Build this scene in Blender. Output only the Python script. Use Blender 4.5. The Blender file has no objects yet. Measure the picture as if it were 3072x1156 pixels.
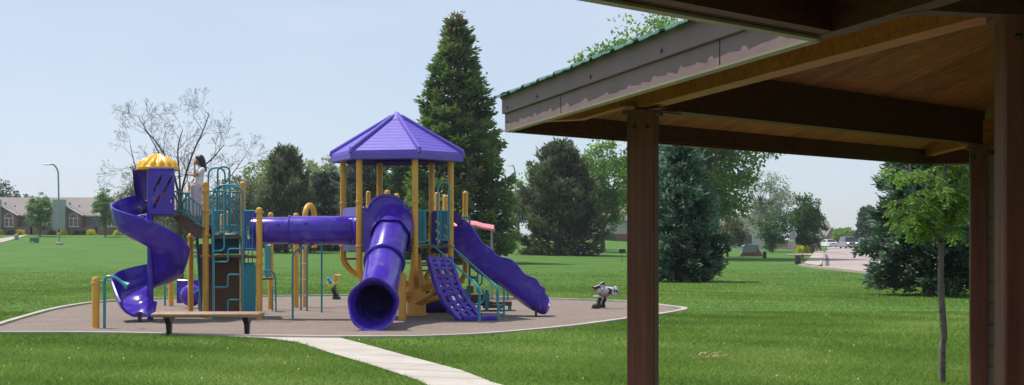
import bpy, bmesh, math, random
import numpy as np
from mathutils import Vector, Matrix, noise
R = math.radians
sc = bpy.context.scene
C = sc.collection
# ---------------------------------------------------------------- camera, sky, sun, exposure
F = 4100.0; EYE = 1.6; HV = 718.0
cam_d = bpy.data.cameras.new('camera'); cam = bpy.data.objects.new('camera', cam_d); C.objects.link(cam)
cam.location = (0, 0, EYE); cam.rotation_euler = (R(90), 0, 0)
cam_d.sensor_width = 36; cam_d.lens = F/3072*36; cam_d.shift_y = (HV-578)/3072
cam_d.clip_start = .1; cam_d.clip_end = 6000
sc.camera = cam
SUN_EL, SUN_HEAD = 64, 298          # heading clockwise from +y (the view direction)
w = bpy.data.worlds.new('World'); sc.world = w; w.use_nodes = True
nt = w.node_tree; bg = nt.nodes['Background']
sky = nt.nodes.new('ShaderNodeTexSky'); sky.sky_type = 'NISHITA'; sky.sun_disc = False
sky.sun_elevation = R(SUN_EL); sky.sun_rotation = R(SUN_HEAD)
sky.altitude = 1500; sky.air_density = 1.0; sky.dust_density = 2.2; sky.ozone_density = 2.0
bg.inputs[1].default_value = .132
# thin high cloud veil over the sky: pale, slightly uneven
tc = nt.nodes.new('ShaderNodeTexCoord'); nz = nt.nodes.new('ShaderNodeTexNoise'); mp = nt.nodes.new('ShaderNodeMapping')
mp.inputs['Scale'].default_value = (1.2, 1.2, 4.5); nz.inputs['Scale'].default_value = 2.2; nz.inputs['Detail'].default_value = 5
nt.links.new(tc.outputs['Generated'], mp.inputs[0]); nt.links.new(mp.outputs[0], nz.inputs[0])
cr = nt.nodes.new('ShaderNodeMapRange'); cr.inputs[1].default_value = .35; cr.inputs[2].default_value = .75
cr.inputs[3].default_value = .45; cr.inputs[4].default_value = .80
mx = nt.nodes.new('ShaderNodeMix'); mx.data_type = 'RGBA'; mx.inputs[7].default_value = (5.6, 6.15, 7.15, 1)
nt.links.new(nz.outputs[0], cr.inputs[0]); nt.links.new(cr.outputs[0], mx.inputs[0])
nt.links.new(sky.outputs[0], mx.inputs[6]); nt.links.new(mx.outputs[2], bg.inputs[0])
sl = bpy.data.lights.new('sun', 'SUN'); sl.energy = 5.0; sl.angle = R(.5); sl.color = (1, .95, .87)
so = bpy.data.objects.new('sun', sl); C.objects.link(so)
sd = Vector((math.sin(R(SUN_HEAD))*math.cos(R(SUN_EL)), math.cos(R(SUN_HEAD))*math.cos(R(SUN_EL)), math.sin(R(SUN_EL))))
so.rotation_euler = sd.to_track_quat('Z', 'Y').to_euler(); so.location = sd*50
sc.view_settings.view_transform = 'Standard'; sc.view_settings.look = 'None'
sc.view_settings.exposure = 0.0; sc.view_settings.gamma = 1
sc.cycles.max_bounces = 7; sc.cycles.transparent_max_bounces = 4
sc.cycles.use_denoising = True

# ---------------------------------------------------------------- helpers
def smooth01(t): t = min(1, max(0, t)); return t*t*(3-2*t)
def zg(x, y):                                     # the park's ground: level near by, rising to the houses on the left
    if y < 60: return 0.0
    t = x/y
    wt = 1-.9*smooth01((t+.02)/.22)
    s = min(1, max(0, (y-70)/108))**2
    return 2.2*wt*s
def P(u, v, Y): return Vector(((u-1536)/F*Y, Y, EYE+(HV-v)/F*Y))
def G(u, v):                                      # the ground point seen at a pixel of the photograph (survey of the site)
    Y = 12.0
    while Y < 400:
        p = P(u, v, Y)
        if p.z <= zg(p.x, p.y): break
        Y *= 1.003
    return Vector((p.x, Y, zg(p.x, Y)))
def at(u, Y): x = (u-1536)/F*Y; return Vector((x, Y, zg(x, Y)))

def tag(o, label=None, cat=None, group=None, kind=None):
    if label: o['label'] = label
    if cat: o['category'] = cat
    if group: o['group'] = group
    if kind: o['kind'] = kind
    return o
def thing(name, label, cat, loc=(0, 0, 0), rz=0, group=None):
    o = bpy.data.objects.new(name, None); C.objects.link(o); o.location = loc; o.rotation_euler = (0, 0, rz)
    o.empty_display_size = .2
    return tag(o, label, cat, group)
def copy_tree(o, parent=None):
    c = o.copy(); C.objects.link(c); c.parent = parent
    for ch in list(o.children): copy_tree(ch, c)
    return c

class MB:
    def __init__(s): s.v = []; s.f = []; s.m = []
    def add(s, vs, fs, mi=0):
        n = len(s.v); s.v += [tuple(v) for v in vs]; s.f += [tuple(i+n for i in f) for f in fs]; s.m += [mi]*len(fs); return s
    def box(s, c, size, rz=0, mi=0, mat=None, bev=0):
        a, b, d = size[0]/2, size[1]/2, size[2]/2
        M = Matrix.Translation(c) @ (mat if mat is not None else Matrix.Rotation(rz, 4, 'Z'))
        if bev:
            vs = []
            for z, q in ((-d, bev), (-d+bev, 0), (d-bev, 0), (d, bev)):
                for x, y in ((-a, -b+bev), (-a+bev, -b), (a-bev, -b), (a, -b+bev), (a, b-bev), (a-bev, b), (-a+bev, b), (-a, b-bev)):
                    vs.append(M @ Vector((x*(1-q/a), y*(1-q/b), z)))
            fs = [tuple(range(7, -1, -1)), tuple(range(24, 32))]
            for k in range(3):
                for i in range(8): j = (i+1) % 8; fs.append((k*8+i, k*8+j, k*8+8+j, k*8+8+i))
            return s.add(vs, fs, mi)
        vs = [M @ Vector((x, y, z)) for x in (-a, a) for y in (-b, b) for z in (-d, d)]
        return s.add(vs, [(0, 1, 3, 2), (4, 6, 7, 5), (0, 4, 5, 1), (2, 3, 7, 6), (0, 2, 6, 4), (1, 5, 7, 3)], mi)
    def tube(s, pts, r, n=10, mi=0, caps=True, closed=False):
        pts = [Vector(p) for p in pts]; m = len(pts)
        rs = r if isinstance(r, (list, tuple)) else [r]*m
        t0 = (pts[1]-pts[0]).normalized()
        up = Vector((0, 0, 1)) if abs(t0.z) < .9 else Vector((1, 0, 0))
        nx = t0.cross(up).normalized(); base = len(s.v)
        for i in range(m):
            if closed: t = pts[(i+1) % m]-pts[i-1]
            else: t = pts[min(i+1, m-1)]-pts[max(i-1, 0)]
            if t.length < 1e-9: t = t0
            t.normalize(); nx = (nx-t*nx.dot(t)); nx.normalize(); ny = t.cross(nx)
            for k in range(n):
                a = 2*math.pi*k/n; s.v.append(tuple(pts[i]+(nx*math.cos(a)+ny*math.sin(a))*rs[i]))
        for i in range(m if closed else m-1):
            i2 = (i+1) % m
            for k in range(n):
                k2 = (k+1) % n; s.f.append((base+i*n+k, base+i*n+k2, base+i2*n+k2, base+i2*n+k)); s.m.append(mi)
        if caps and not closed:
            s.f.append(tuple(base+k for k in range(n-1, -1, -1))); s.f.append(tuple(base+(m-1)*n+k for k in range(n))); s.m += [mi, mi]
        return s
    def lathe(s, prof, c=(0, 0, 0), n=20, mi=0, M=None, a0=0, a1=2*math.pi):
        full = abs(a1-a0-2*math.pi) < 1e-6; base = len(s.v); nn = n if full else n+1
        M = M if M is not None else Matrix.Identity(4); c = Vector(c)
        for r, z in prof:
            for k in range(nn):
                a = a0+(a1-a0)*k/n; s.v.append(tuple(c+(M @ Vector((r*math.cos(a), r*math.sin(a), z)))))
        for i in range(len(prof)-1):
            for k in range(n):
                k2 = (k+1) % nn; s.f.append((base+i*nn+k, base+i*nn+k2, base+(i+1)*nn+k2, base+(i+1)*nn+k)); s.m.append(mi)
        return s
    def prism(s, poly, vec, mi=0):                # poly: 3D loop, extruded along vec
        poly = [Vector(p) for p in poly]; vec = Vector(vec); n = len(poly)
        vs = poly+[p+vec for p in poly]
        nrm = sum(((poly[i]-poly[0]).cross(poly[(i+1) % n]-poly[0]) for i in range(n)), Vector())
        fs = [tuple(range(n)), tuple(range(2*n-1, n-1, -1))]+[(i, i+n, (i+1) % n+n, (i+1) % n) for i in range(n)]
        if nrm.dot(vec) > 0: fs = [tuple(reversed(f)) for f in fs]
        return s.add(vs, fs, mi)
    def ball(s, c, r, n=12, mi=0, sc_=(1, 1, 1)):
        m = n//2
        prof = [(r*math.sin(math.pi*i/m)*1.0, -r*math.cos(math.pi*i/m)) for i in range(m+1)]
        prof[0] = (r*.02, -r); prof[-1] = (r*.02, r)
        return s.lathe(prof, c, n, mi, Matrix.Diagonal((*sc_, 1)))
    def grid(s, rows, mi=0, closed=False):        # rows of points
        base = len(s.v); n = len(rows[0])
        for r_ in rows: s.v += [tuple(p) for p in r_]
        for i in range(len(rows)-1):
            for k in range(n if closed else n-1):
                k2 = (k+1) % n; s.f.append((base+i*n+k, base+i*n+k2, base+(i+1)*n+k2, base+(i+1)*n+k)); s.m.append(mi)
        return s
    def build(s, name, mats, parent=None, sm=35, wt=None):
        me = bpy.data.meshes.new(name); me.from_pydata(s.v, [], s.f)
        mats = mats if isinstance(mats, (list, tuple)) else [mats]
        for m_ in mats: me.materials.append(m_)
        if len(mats) > 1: me.polygons.foreach_set('material_index', s.m)
        if sm:
            me.shade_smooth()
            try: me.set_sharp_from_angle(angle=R(sm))
            except Exception: pass
        me.update(); o = bpy.data.objects.new(name, me); C.objects.link(o)
        if parent is not None: o.parent = parent
        return o
def arc(c, r, a0, a1, n, ux, uz):                 # points on an arc in the plane of ux, uz
    return [Vector(c)+Vector(ux)*r*math.cos(a0+(a1-a0)*i/n)+Vector(uz)*r*math.sin(a0+(a1-a0)*i/n) for i in range(n+1)]
def rounded(pts, rad, n=5, closed=False):         # a polyline with its corners rounded
    pts = [Vector(p) for p in pts]; out = []; m = len(pts)
    for i in range(m):
        if not closed and i in (0, m-1): out.append(pts[i]); continue
        a, b, c = pts[i-1], pts[i], pts[(i+1) % m]
        d = min(rad, (a-b).length*.49, (c-b).length*.49)
        p, q = b+(a-b).normalized()*d, b+(c-b).normalized()*d
        for k in range(n+1): t = k/n; out.append(p*(1-t)**2+b*2*t*(1-t)+q*t*t)
    return out
def spline(pts, per=6):
    pts = [Vector(p) for p in pts]; q = [pts[0]*2-pts[1]]+pts+[pts[-1]*2-pts[-2]]; out = []
    for i in range(1, len(q)-2):
        for k in range(per):
            t = k/per; a, b, c, d = q[i-1:i+3]
            out.append(.5*((2*b)+(c-a)*t+(2*a-5*b+4*c-d)*t*t+(3*b-a-3*c+d)*t**3))
    return out+[pts[-1]]

def mat(name, col, rough=.6, var=.12, vs=4.0, bump=0, bs=40, spec=.5, metal=0, coat=0, sub=None, col2=None, c2s=1.0, c2t=(.5, .7), trans=None):
    m = bpy.data.materials.new(name); m.use_nodes = True; n = m.node_tree; N = n.nodes; L = n.links
    b = N['Principled BSDF']; b.inputs['Roughness'].default_value = rough; b.inputs['Metallic'].default_value = metal
    b.inputs['Specular IOR Level'].default_value = spec; b.inputs['Coat Weight'].default_value = coat; b.inputs['Coat Roughness'].default_value = .12
    t = N.new('ShaderNodeTexCoord'); z = N.new('ShaderNodeTexNoise'); z.inputs['Scale'].default_value = vs; z.inputs['Detail'].default_value = 6
    L.new(t.outputs['Object'], z.inputs[0])
    r = N.new('ShaderNodeMapRange'); r.inputs[1].default_value = .3; r.inputs[2].default_value = .7
    r.inputs[3].default_value = 1-var; r.inputs[4].default_value = 1+var; L.new(z.outputs[0], r.inputs[0])
    x = N.new('ShaderNodeVectorMath'); x.operation = 'SCALE'; x.inputs[0].default_value = col
    L.new(r.outputs[0], x.inputs['Scale']); out = x.outputs[0]
    if col2:
        z2 = N.new('ShaderNodeTexNoise'); z2.inputs['Scale'].default_value = c2s; z2.inputs['Detail'].default_value = 5; L.new(t.outputs['Object'], z2.inputs[0])
        r2 = N.new('ShaderNodeMapRange'); r2.inputs[1].default_value = c2t[0]; r2.inputs[2].default_value = c2t[1]; L.new(z2.outputs[0], r2.inputs[0])
        mm = N.new('ShaderNodeMix'); mm.data_type = 'RGBA'; L.new(r2.outputs[0], mm.inputs[0]); L.new(out, mm.inputs[6]); mm.inputs[7].default_value = (*col2, 1); out = mm.outputs[2]
    L.new(out, b.inputs['Base Color'])
    rr = N.new('ShaderNodeMapRange'); rr.inputs[3].default_value = max(0, rough-.07); rr.inputs[4].default_value = min(1, rough+.1); L.new(z.outputs[0], rr.inputs[0]); L.new(rr.outputs[0], b.inputs['Roughness'])
    if bump:
        z3 = N.new('ShaderNodeTexNoise'); z3.inputs['Scale'].default_value = bs; z3.inputs['Detail'].default_value = 4; L.new(t.outputs['Object'], z3.inputs[0])
        bp = N.new('ShaderNodeBump'); bp.inputs['Strength'].default_value = bump; bp.inputs['Distance'].default_value = .02; L.new(z3.outputs[0], bp.inputs['Height']); L.new(bp.outputs[0], b.inputs['Normal'])
    return m
def node(m, typ): return m.node_tree.nodes.new(typ)
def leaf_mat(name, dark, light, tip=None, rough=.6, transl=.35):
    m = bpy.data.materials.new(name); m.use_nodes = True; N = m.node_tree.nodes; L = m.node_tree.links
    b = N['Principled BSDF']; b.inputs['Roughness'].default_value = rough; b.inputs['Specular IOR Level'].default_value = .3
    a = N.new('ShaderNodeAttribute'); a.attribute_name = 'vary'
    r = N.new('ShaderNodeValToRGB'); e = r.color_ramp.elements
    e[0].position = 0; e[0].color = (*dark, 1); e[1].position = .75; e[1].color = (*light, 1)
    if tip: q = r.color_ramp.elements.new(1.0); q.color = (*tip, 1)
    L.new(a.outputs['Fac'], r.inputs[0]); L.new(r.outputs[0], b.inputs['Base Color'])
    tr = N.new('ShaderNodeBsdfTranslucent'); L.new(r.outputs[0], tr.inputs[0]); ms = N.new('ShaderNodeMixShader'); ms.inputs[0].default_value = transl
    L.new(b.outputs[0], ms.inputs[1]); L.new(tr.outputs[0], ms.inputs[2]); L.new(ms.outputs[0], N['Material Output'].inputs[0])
    return m

M = {}
M['purple'] = mat('purple_plastic', (.058, .022, .37), .2, .12, 3, spec=.5, col2=(.17, .14, .45), c2s=3.6, c2t=(.54, .86))
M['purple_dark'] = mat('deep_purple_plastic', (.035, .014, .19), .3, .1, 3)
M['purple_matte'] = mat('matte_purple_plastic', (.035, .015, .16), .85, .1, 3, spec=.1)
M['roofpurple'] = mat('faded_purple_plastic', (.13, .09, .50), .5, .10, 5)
M['yellow'] = mat('yellow_powder_coat', (.70, .36, .045), .38, .10, 3, col2=(.60, .32, .07), c2s=5)
M['dome'] = mat('bright_yellow_plastic', (.85, .46, .02), .3, .05, 5)
M['teal'] = mat('teal_powder_coat', (.03, .25, .31), .32, .12, 3)
M['teal_dark'] = mat('teal_plastic_panel', (.012, .12, .19), .4, .15, 3)
M['deck'] = mat('brown_coated_deck', (.13, .078, .045), .6, .2, 8, .3, 60)
M['brownpanel'] = mat('brown_panel', (.10, .055, .028), .55, .12, 4)
M['concrete'] = mat('pale_concrete', (.45, .41, .36), .85, .12, 1.5, .25, 60, col2=(.37, .335, .29), c2s=3)
M['black'] = mat('black_paint', (.015, .015, .016), .4, .2, 6)
M['darkmetal'] = mat('dark_metal', (.04, .04, .045), .45, .2, 6)
M['galv'] = mat('galvanised_steel', (.30, .33, .36), .45, .1, 4, metal=.3)
M['rubber'] = mat('dark_rubber', (.03, .026, .024), .8, .2, 6)
M['bark'] = mat('grey_brown_bark', (.13, .10, .085), .9, .35, 6, .6, 25)
M['bark_grey'] = mat('pale_grey_bark', (.19, .16, .155), .85, .3, 9, .5, 30, col2=(.08, .07, .06), c2s=10, c2t=(.55, .65))
M['twig'] = mat('reddish_grey_twigs', (.075, .050, .046), .95, .25, 4)
M['white'] = mat('white_paint', (.75, .75, .74), .5, .06, 5)
M['skin'] = mat('skin', (.42, .22, .15), .55, .05, 10)
M['hair'] = mat('dark_brown_hair', (.018, .009, .008), .45, .3, 30)
M['shirt'] = mat('white_cotton', (.78, .78, .84), .8, .05, 10, .2, 30)
M['trousers'] = mat('pale_lavender_cotton', (.60, .53, .66), .85, .06, 10, .2, 30)
M['bench'] = mat('weathered_bench_board', (.36, .215, .135), .6, .2, 6, .3, 50, col2=(.26, .15, .1), c2s=6)
M['pink'] = mat('faded_pink_canopy', (.62, .20, .24), .6, .08, 3)
M['glass'] = mat('dark_window_glass', (.02, .028, .04), .08, .2, 2, spec=.8)
# ================================================================ ground, playground floor, paths, road
def grass_mat():
    m = bpy.data.materials.new('lawn'); m.use_nodes = True; N = m.node_tree.nodes; L = m.node_tree.links; b = N['Principled BSDF']
    b.inputs['Roughness'].default_value = .85; b.inputs['Specular IOR Level'].default_value = .15
    g = N.new('ShaderNodeNewGeometry')
    def nz_(scale, det, vec=None, dist=0):
        z = N.new('ShaderNodeTexNoise'); z.inputs['Scale'].default_value = scale; z.inputs['Detail'].default_value = det; z.inputs['Distortion'].default_value = dist
        L.new(vec or g.outputs['Position'], z.inputs[0]); return z.outputs[0]
    mp = N.new('ShaderNodeMapping'); mp.inputs['Scale'].default_value = (.16, 1.1, 1); mp.inputs['Rotation'].default_value = (0, 0, R(-8)); L.new(g.outputs['Position'], mp.inputs[0])
    r = N.new('ShaderNodeValToRGB'); e = r.color_ramp.elements; e[0].position = .36; e[0].color = (.040, .110, .016, 1); e[1].position = .64; e[1].color = (.110, .215, .038, 1)
    def math_(op, a, c):
        q = N.new('ShaderNodeMath'); q.operation = op
        for i, x in enumerate((a, c)):
            if isinstance(x, float): q.inputs[i].default_value = x
            else: L.new(x, q.inputs[i])
        return q.outputs[0]
    s = math_('ADD', math_('MULTIPLY', nz_(.35, 4), .26), math_('MULTIPLY', nz_(1.1, 6, mp.outputs[0]), .42))
    s = math_('ADD', s, math_('MULTIPLY', nz_(14, 5), .18)); s = math_('ADD', s, math_('MULTIPLY', nz_(70, 3), .14))
    L.new(s, r.inputs[0])
    # worn, dry patches
    d = N.new('ShaderNodeMapRange'); d.inputs[1].default_value = .64; d.inputs[2].default_value = .78; d.inputs[4].default_value = .55; L.new(nz_(.7, 6), d.inputs[0])
    mx = N.new('ShaderNodeMix'); mx.data_type = 'RGBA'; L.new(d.outputs[0], mx.inputs[0]); L.new(r.outputs[0], mx.inputs[6]); mx.inputs[7].default_value = (.16, .22, .045, 1)
    L.new(mx.outputs[2], b.inputs['Base Color'])
    bp = N.new('ShaderNodeBump'); bp.inputs['Strength'].default_value = .9; bp.inputs['Distance'].default_value = .05; L.new(nz_(22, 6), bp.inputs['Height']); L.new(bp.outputs[0], b.inputs['Normal'])
    return m
M['lawn'] = grass_mat()
def axis(fine, lo, hi, step):
    a = list(np.arange(lo, hi+.01, step)); x = hi; d = step
    while x < 2500: d *= 1.35; x += d; a.append(x)
    x = lo; d = step
    while x > -2500: d *= 1.35; x -= d; a.insert(0, x)
    return a
xs = axis(0, -110, 110, 4.0); ys = axis(0, -8, 300, 4.0)
g = MB(); g.grid([[(x, y, zg(x, y)) for x in xs] for y in ys]); tag(g.build('ground', M['lawn']), kind='structure')

def world_poly(pts): return [G(u, v) for u, v in pts]
def sheet(name, pts, m, dz, kind='structure'):    # polygon laid dz above the ground, tessellated
    bm = bmesh.new(); vs = [bm.verts.new((p.x, p.y, 0)) for p in pts]; f = bm.faces.new(vs)
    if f.normal.z < 0: f.normal_flip()
    bmesh.ops.triangulate(bm, faces=bm.faces[:])
    ymax = max(p.y for p in pts)
    if ymax > 60:
        for y in np.arange(60, ymax, 6): bmesh.ops.bisect_plane(bm, geom=bm.verts[:]+bm.edges[:]+bm.faces[:], plane_co=(0, float(y), 0), plane_no=(0, 1, 0))
    for v in bm.verts: v.co.z = zg(v.co.x, v.co.y)+dz
    bm.normal_update(); me = bpy.data.meshes.new(name); bm.to_mesh(me); me.materials.append(m); o = bpy.data.objects.new(name, me); C.objects.link(o)
    return tag(o, kind=kind)
ring_px = [(0, 981), (60, 962), (170, 931), (290, 911), (420, 902), (620, 896), (850, 892), (1100, 889), (1330, 891), (1560, 897), (1700, 902), (1880, 909), (1985, 921), (2046, 931),
           (1985, 945), (1880, 960), (1700, 984), (1490, 1004), (1360, 1012), (1200, 1016), (1000, 1016), (800, 1013), (600, 1010), (300, 1004), (0, 1003)]
ring = world_poly(ring_px)+[Vector((-9.9, 23.3, 0)), Vector((-10.5, 24.0, 0))]
M['surfacing'] = mat('rubber_safety_surface', (.222, .176, .150), .95, .10, 1.2, .5, 90, spec=.2, col2=(.215, .172, .146), c2s=.5, c2t=(.5, .75))
def speckle(m, base_amt, scale):                 # coarse grain as in poured rubber crumb or asphalt
    N = m.node_tree.nodes; L = m.node_tree.links; b = N['Principled BSDF']; src = b.inputs['Base Color'].links[0].from_socket
    v = N.new('ShaderNodeTexNoise'); v.inputs['Scale'].default_value = scale; v.inputs['Detail'].default_value = 3
    t = N.new('ShaderNodeTexCoord'); L.new(t.outputs['Object'], v.inputs[0])
    r = N.new('ShaderNodeMapRange'); r.inputs[1].default_value = .35; r.inputs[2].default_value = .65; r.inputs[3].default_value = 1-base_amt; r.inputs[4].default_value = 1+base_amt; L.new(v.outputs[0], r.inputs[0])
    x = N.new('ShaderNodeVectorMath'); x.operation = 'SCALE'; L.new(src, x.inputs[0]); L.new(r.outputs[0], x.inputs['Scale']); L.new(x.outputs[0], b.inputs['Base Color'])
speckle(M['surfacing'], .3, 45)
sheet('playground_surface', ring, M['surfacing'], .012)
k = MB(); cx, cy = -3.3, 30.0
dense = spline(ring+[ring[0]], 4)[:-1]; nb = len(dense)
inner = []; outer = []
for i in range(nb):
    t = (dense[(i+1) % nb]-dense[i-1]); t.z = 0; t.normalize(); nrm = Vector((t.y, -t.x, 0))
    if nrm.dot(dense[i]-Vector((cx, cy, 0))) < 0: nrm = -nrm
    inner.append(dense[i]); outer.append(dense[i]+nrm*.13)
rows = [[(a.x, a.y, 0), (a.x, a.y, .05), (b.x, b.y, .05), (b.x, b.y, 0)] for a, b in zip(inner, outer)]; rows.append(rows[0])
k.grid(rows); tag(k.build('playground_kerb', M['concrete'], sm=0), kind='structure')
pl = world_poly([(630, 1012), (792, 1018), (891, 1031), (990, 1063), (1122, 1103), (1254, 1146), (1330, 1185), (1700, 1330)]); pr = world_poly([(2100, 1330), (1560, 1175), (1478, 1153), (1386, 1117), (1188, 1063), (1090, 1035), (1018, 1017)])
sheet('concrete_path', pl+pr, M['concrete'], .02)
M['joint'] = mat('path_joint', (.2, .18, .16), .9)
jm = MB(); la = [Vector((p.x, p.y, 0)) for p in world_poly([(891, 1031), (990, 1063), (1122, 1103), (1254, 1146)])]; ra = [Vector((p.x, p.y, 0)) for p in world_poly([(1090, 1035), (1188, 1063), (1386, 1117), (1478, 1153)])]
for (l0, l1), (r0, r1) in zip(zip(la, la[1:]), zip(ra, ra[1:])):
    for t in (.2, .75): p, q = l0.lerp(l1, t), r0.lerp(r1, t); d_ = (q-p).normalized(); n_ = Vector((-d_.y, d_.x, 0))*.007; jm.add([p+n_+Vector((0, 0, .024)), p-n_+Vector((0, 0, .024)), q-n_+Vector((0, 0, .024)), q+n_+Vector((0, 0, .024))], [(0, 1, 2, 3)])
tag(jm.build('path_joints', M['joint'], sm=0), kind='structure')
# road, gutter, sidewalks on the right
M['road'] = mat('pale_asphalt', (.35, .285, .27), .9, .08, .4, .2, 30, col2=(.26, .21, .2), c2s=.15, c2t=(.5, .8)); speckle(M['road'], .15, 9)
M['seal'] = mat('tar_seal', (.09, .075, .07), .8)
M['walk'] = mat('pink_grey_sidewalk', (.40, .34, .30), .9, .08, .6)
zw = lambda p, d=0: Vector((p.x, p.y, zg(p.x, p.y)+d))
road = world_poly([(2470, 806), (2520, 811), (2600, 820), (2720, 833), (3000, 852), (3400, 880), (3500, 742), (3072, 740), (2700, 740), (2480, 740), (2484, 750), (2474, 758), (2468, 770), (2466, 780)])
sheet('road', road, M['road'], .03)
sheet('sidewalk', world_poly([(2411, 793), (2458, 799), (2464, 778), (2471, 764), (2466, 750), (2455, 744), (2440, 744), (2440, 762)]), M['walk'], .05)
sheet('crossing_path', world_poly([(2355, 766), (2436, 766.5), (2436, 763.5), (2370, 764.5)]), M['walk'], .06)
kb = MB()
def kerb_line(b, pts, wd, h, dz=0):
    pts = [Vector(p) for p in pts]
    rows = []
    for i, p in enumerate(pts):
        t = pts[min(i+1, len(pts)-1)]-pts[max(i-1, 0)]; t.z = 0; t.normalize(); n_ = Vector((t.y, -t.x, 0))*wd/2; z = zg(p.x, p.y)+dz
        rows.append([(p.x-n_.x, p.y-n_.y, z), (p.x-n_.x, p.y-n_.y, z+h), (p.x+n_.x, p.y+n_.y, z+h), (p.x+n_.x, p.y+n_.y, z)])
    b.grid(rows)
kerb_line(kb, world_poly([(2402, 799), (2470, 808), (2520, 812.5), (2600, 822), (2720, 835), (3000, 854), (3300, 875)]), .25, .13)
kerb_line(kb, world_poly([(2460, 798), (2465, 778), (2468, 768)]), .16, .07)
kerb_line(kb, world_poly([(2420, 768), (2455, 767.5), (2472, 763), (2468, 757)]), .16, .08)
tag(kb.build('road_kerb', M['walk'], sm=0), kind='structure')
sm_ = MB(); kerb_line(sm_, world_poly([(2482, 800), (2482, 780), (2478, 765)]), .25, .006, .031); kerb_line(sm_, world_poly([(2440, 748), (2462, 750.5), (2485, 748), (2520, 746)]), .9, .006, .031)
kerb_line(sm_, world_poly([(2500, 765), (2700, 762), (2900, 764)]), .8, .006, .031)
tag(sm_.build('road_seal', M['seal'], sm=0), kind='structure')
# far paths by the houses on the left
sheet('garden_path', world_poly([(-60, 739), (10, 728), (46, 718), (84, 706.5), (74, 706), (20, 714), (-60, 728)]), M['walk'], .05)
# shelter floor slab
slab = [(-3.6, 1.2), (.7, 5.2), (.1, 9.6), (4.1, 13.6), (10, 12), (11.3, 6.3), (7.4, 2), (9, -4), (3.5, -7), (-2, -4.5)]
sb = MB(); sb.prism([(x, y, .03) for x, y in slab], (0, 0, -.2)); tag(sb.build('shelter_floor', M['concrete'], sm=0), kind='structure')

# ---- grass blades: one mass
rng = np.random.default_rng(5)
def inside(px, py, poly):
    r = np.zeros(len(px), bool); n = len(poly)
    for i in range(n):
        x1, y1 = poly[i][0], poly[i][1]; x2, y2 = poly[(i+1) % n][0], poly[(i+1) % n][1]
        c = ((y1 > py) != (y2 > py)) & (px < (x2-x1)*(py-y1)/((y2-y1) if y2 != y1 else 1e-9)+x1); r ^= c
    return r
def blades(n, y0, y1, h0, h1, wd):
    y = np.sqrt(rng.random(n)*(y1*y1-y0*y0)+y0*y0)+(rng.random(n)**2*(y1-y0)*.5 if y0 > 25 else 0); x = (rng.random(n)*1.26-.63)*y*3072/F
    keep = ~inside(x, y, ring) & ~inside(x, y, pl+pr) & ~inside(x, y, slab)
    return x[keep], y[keep], h0, h1, wd
def blade_mesh(name, sets, m):
    V = []; VA = []
    for x, y, h0, h1, wd in sets:
        n = len(x); clump = np.sin(x*1.7+np.sin(y*1.1)*2)*.5+np.sin(y*2.3+x*.7)*.5
        h = (h0+(h1-h0)*rng.random(n))*(1+.25*clump); a = rng.random(n)*6.283; b = rng.random(n)*6.283; lean = h*(.5+1.3*rng.random(n)); ww = wd*(.6+.8*rng.random(n))
        z = np.zeros(n)
        p0 = np.stack([x-np.cos(a)*ww, y-np.sin(a)*ww, z], 1); p1 = np.stack([x+np.cos(a)*ww, y+np.sin(a)*ww, z], 1)
        p2 = np.stack([x+np.cos(b)*lean, y+np.sin(b)*lean, h], 1)
        V.append(np.stack([p0, p1, p2], 1).reshape(-1, 3)); patch = np.sin(x*.45+1.3*np.sin(y*.31+1))*np.sin(y*.38+1.1*np.sin(x*.27))+.5*np.sin(x*1.9+y*.8+2*np.sin(y*.9)); stripe = .05*np.sin((x*.35+y*.94)*2.9)
        va = np.clip(.46+.10*clump+.20*patch+stripe+.21*rng.standard_normal(n), 0, 1); VA.append(np.repeat(va, 3))
    V = np.concatenate(V); VA = np.concatenate(VA); return tri_mesh(name, V, VA, m, 3)
def tri_mesh(name, V, VA, m, k, parent=None):     # k vertices per loose face
    n = len(V)//k; me = bpy.data.meshes.new(name); me.vertices.add(n*k); me.vertices.foreach_set('co', V.astype(np.float32).ravel())
    me.loops.add(n*k); me.loops.foreach_set('vertex_index', np.arange(n*k, dtype=np.int32)); me.polygons.add(n)
    me.polygons.foreach_set('loop_start', np.arange(0, n*k, k, dtype=np.int32))
    a = me.attributes.new('vary', 'FLOAT', 'POINT'); a.data.foreach_set('value', VA.astype(np.float32))
    me.materials.append(m); me.update(); me.validate(); o = bpy.data.objects.new(name, me); C.objects.link(o)
    if parent is not None: o.parent = parent
    return o
M['blade'] = leaf_mat('grass_blades', (.075, .150, .018), (.20, .325, .05), (.38, .43, .15), .7, .5)
o = blade_mesh('grass', [blades(185000, 13.6, 20, .025, .055, .006), blades(180000, 20, 30, .03, .06, .009), blades(108000, 30, 44, .03, .055, .012), blades(60000, 42, 62, .025, .05, .016), blades(20000, 58, 82, .02, .045, .02)], M['blade']); tag(o, 'short mown green grass of the park lawn', 'grass', kind='stuff')
# scattered dandelions / clippings as one mass
fl = MB(); random.seed(3)
for _ in range(70):
    y = 15+random.random()**1.5*25; x = (random.random()-.5)*y*.75; mi = 0 if random.random() < .6 else 1
    if inside(np.array([x]), np.array([y]), ring)[0] or inside(np.array([x]), np.array([y]), pl+pr)[0]: continue
    fl.ball((x, y, .06), .012, 6, mi); fl.tube([(x, y, 0), (x, y, .05)], .003, 3, 1)
for _ in range(24):
    p = G(2130+random.gauss(0, 22), 1078+random.gauss(0, 5)); a = random.random()*3; fl.tube([p+Vector((0, 0, .045)), p+Vector((math.cos(a)*.09, math.sin(a)*.09, .06))], .005, 3, 2)
M['straw'] = mat('dry_straw', (.45, .36, .2), .9); M['dandelion'] = mat('dandelion_yellow', (.8, .6, .03), .7)
tag(fl.build('dandelions', [M['white'], M['dandelion'], M['straw']]), 'small dandelions and dry clippings scattered over the lawn', 'dandelions', kind='stuff')
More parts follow.
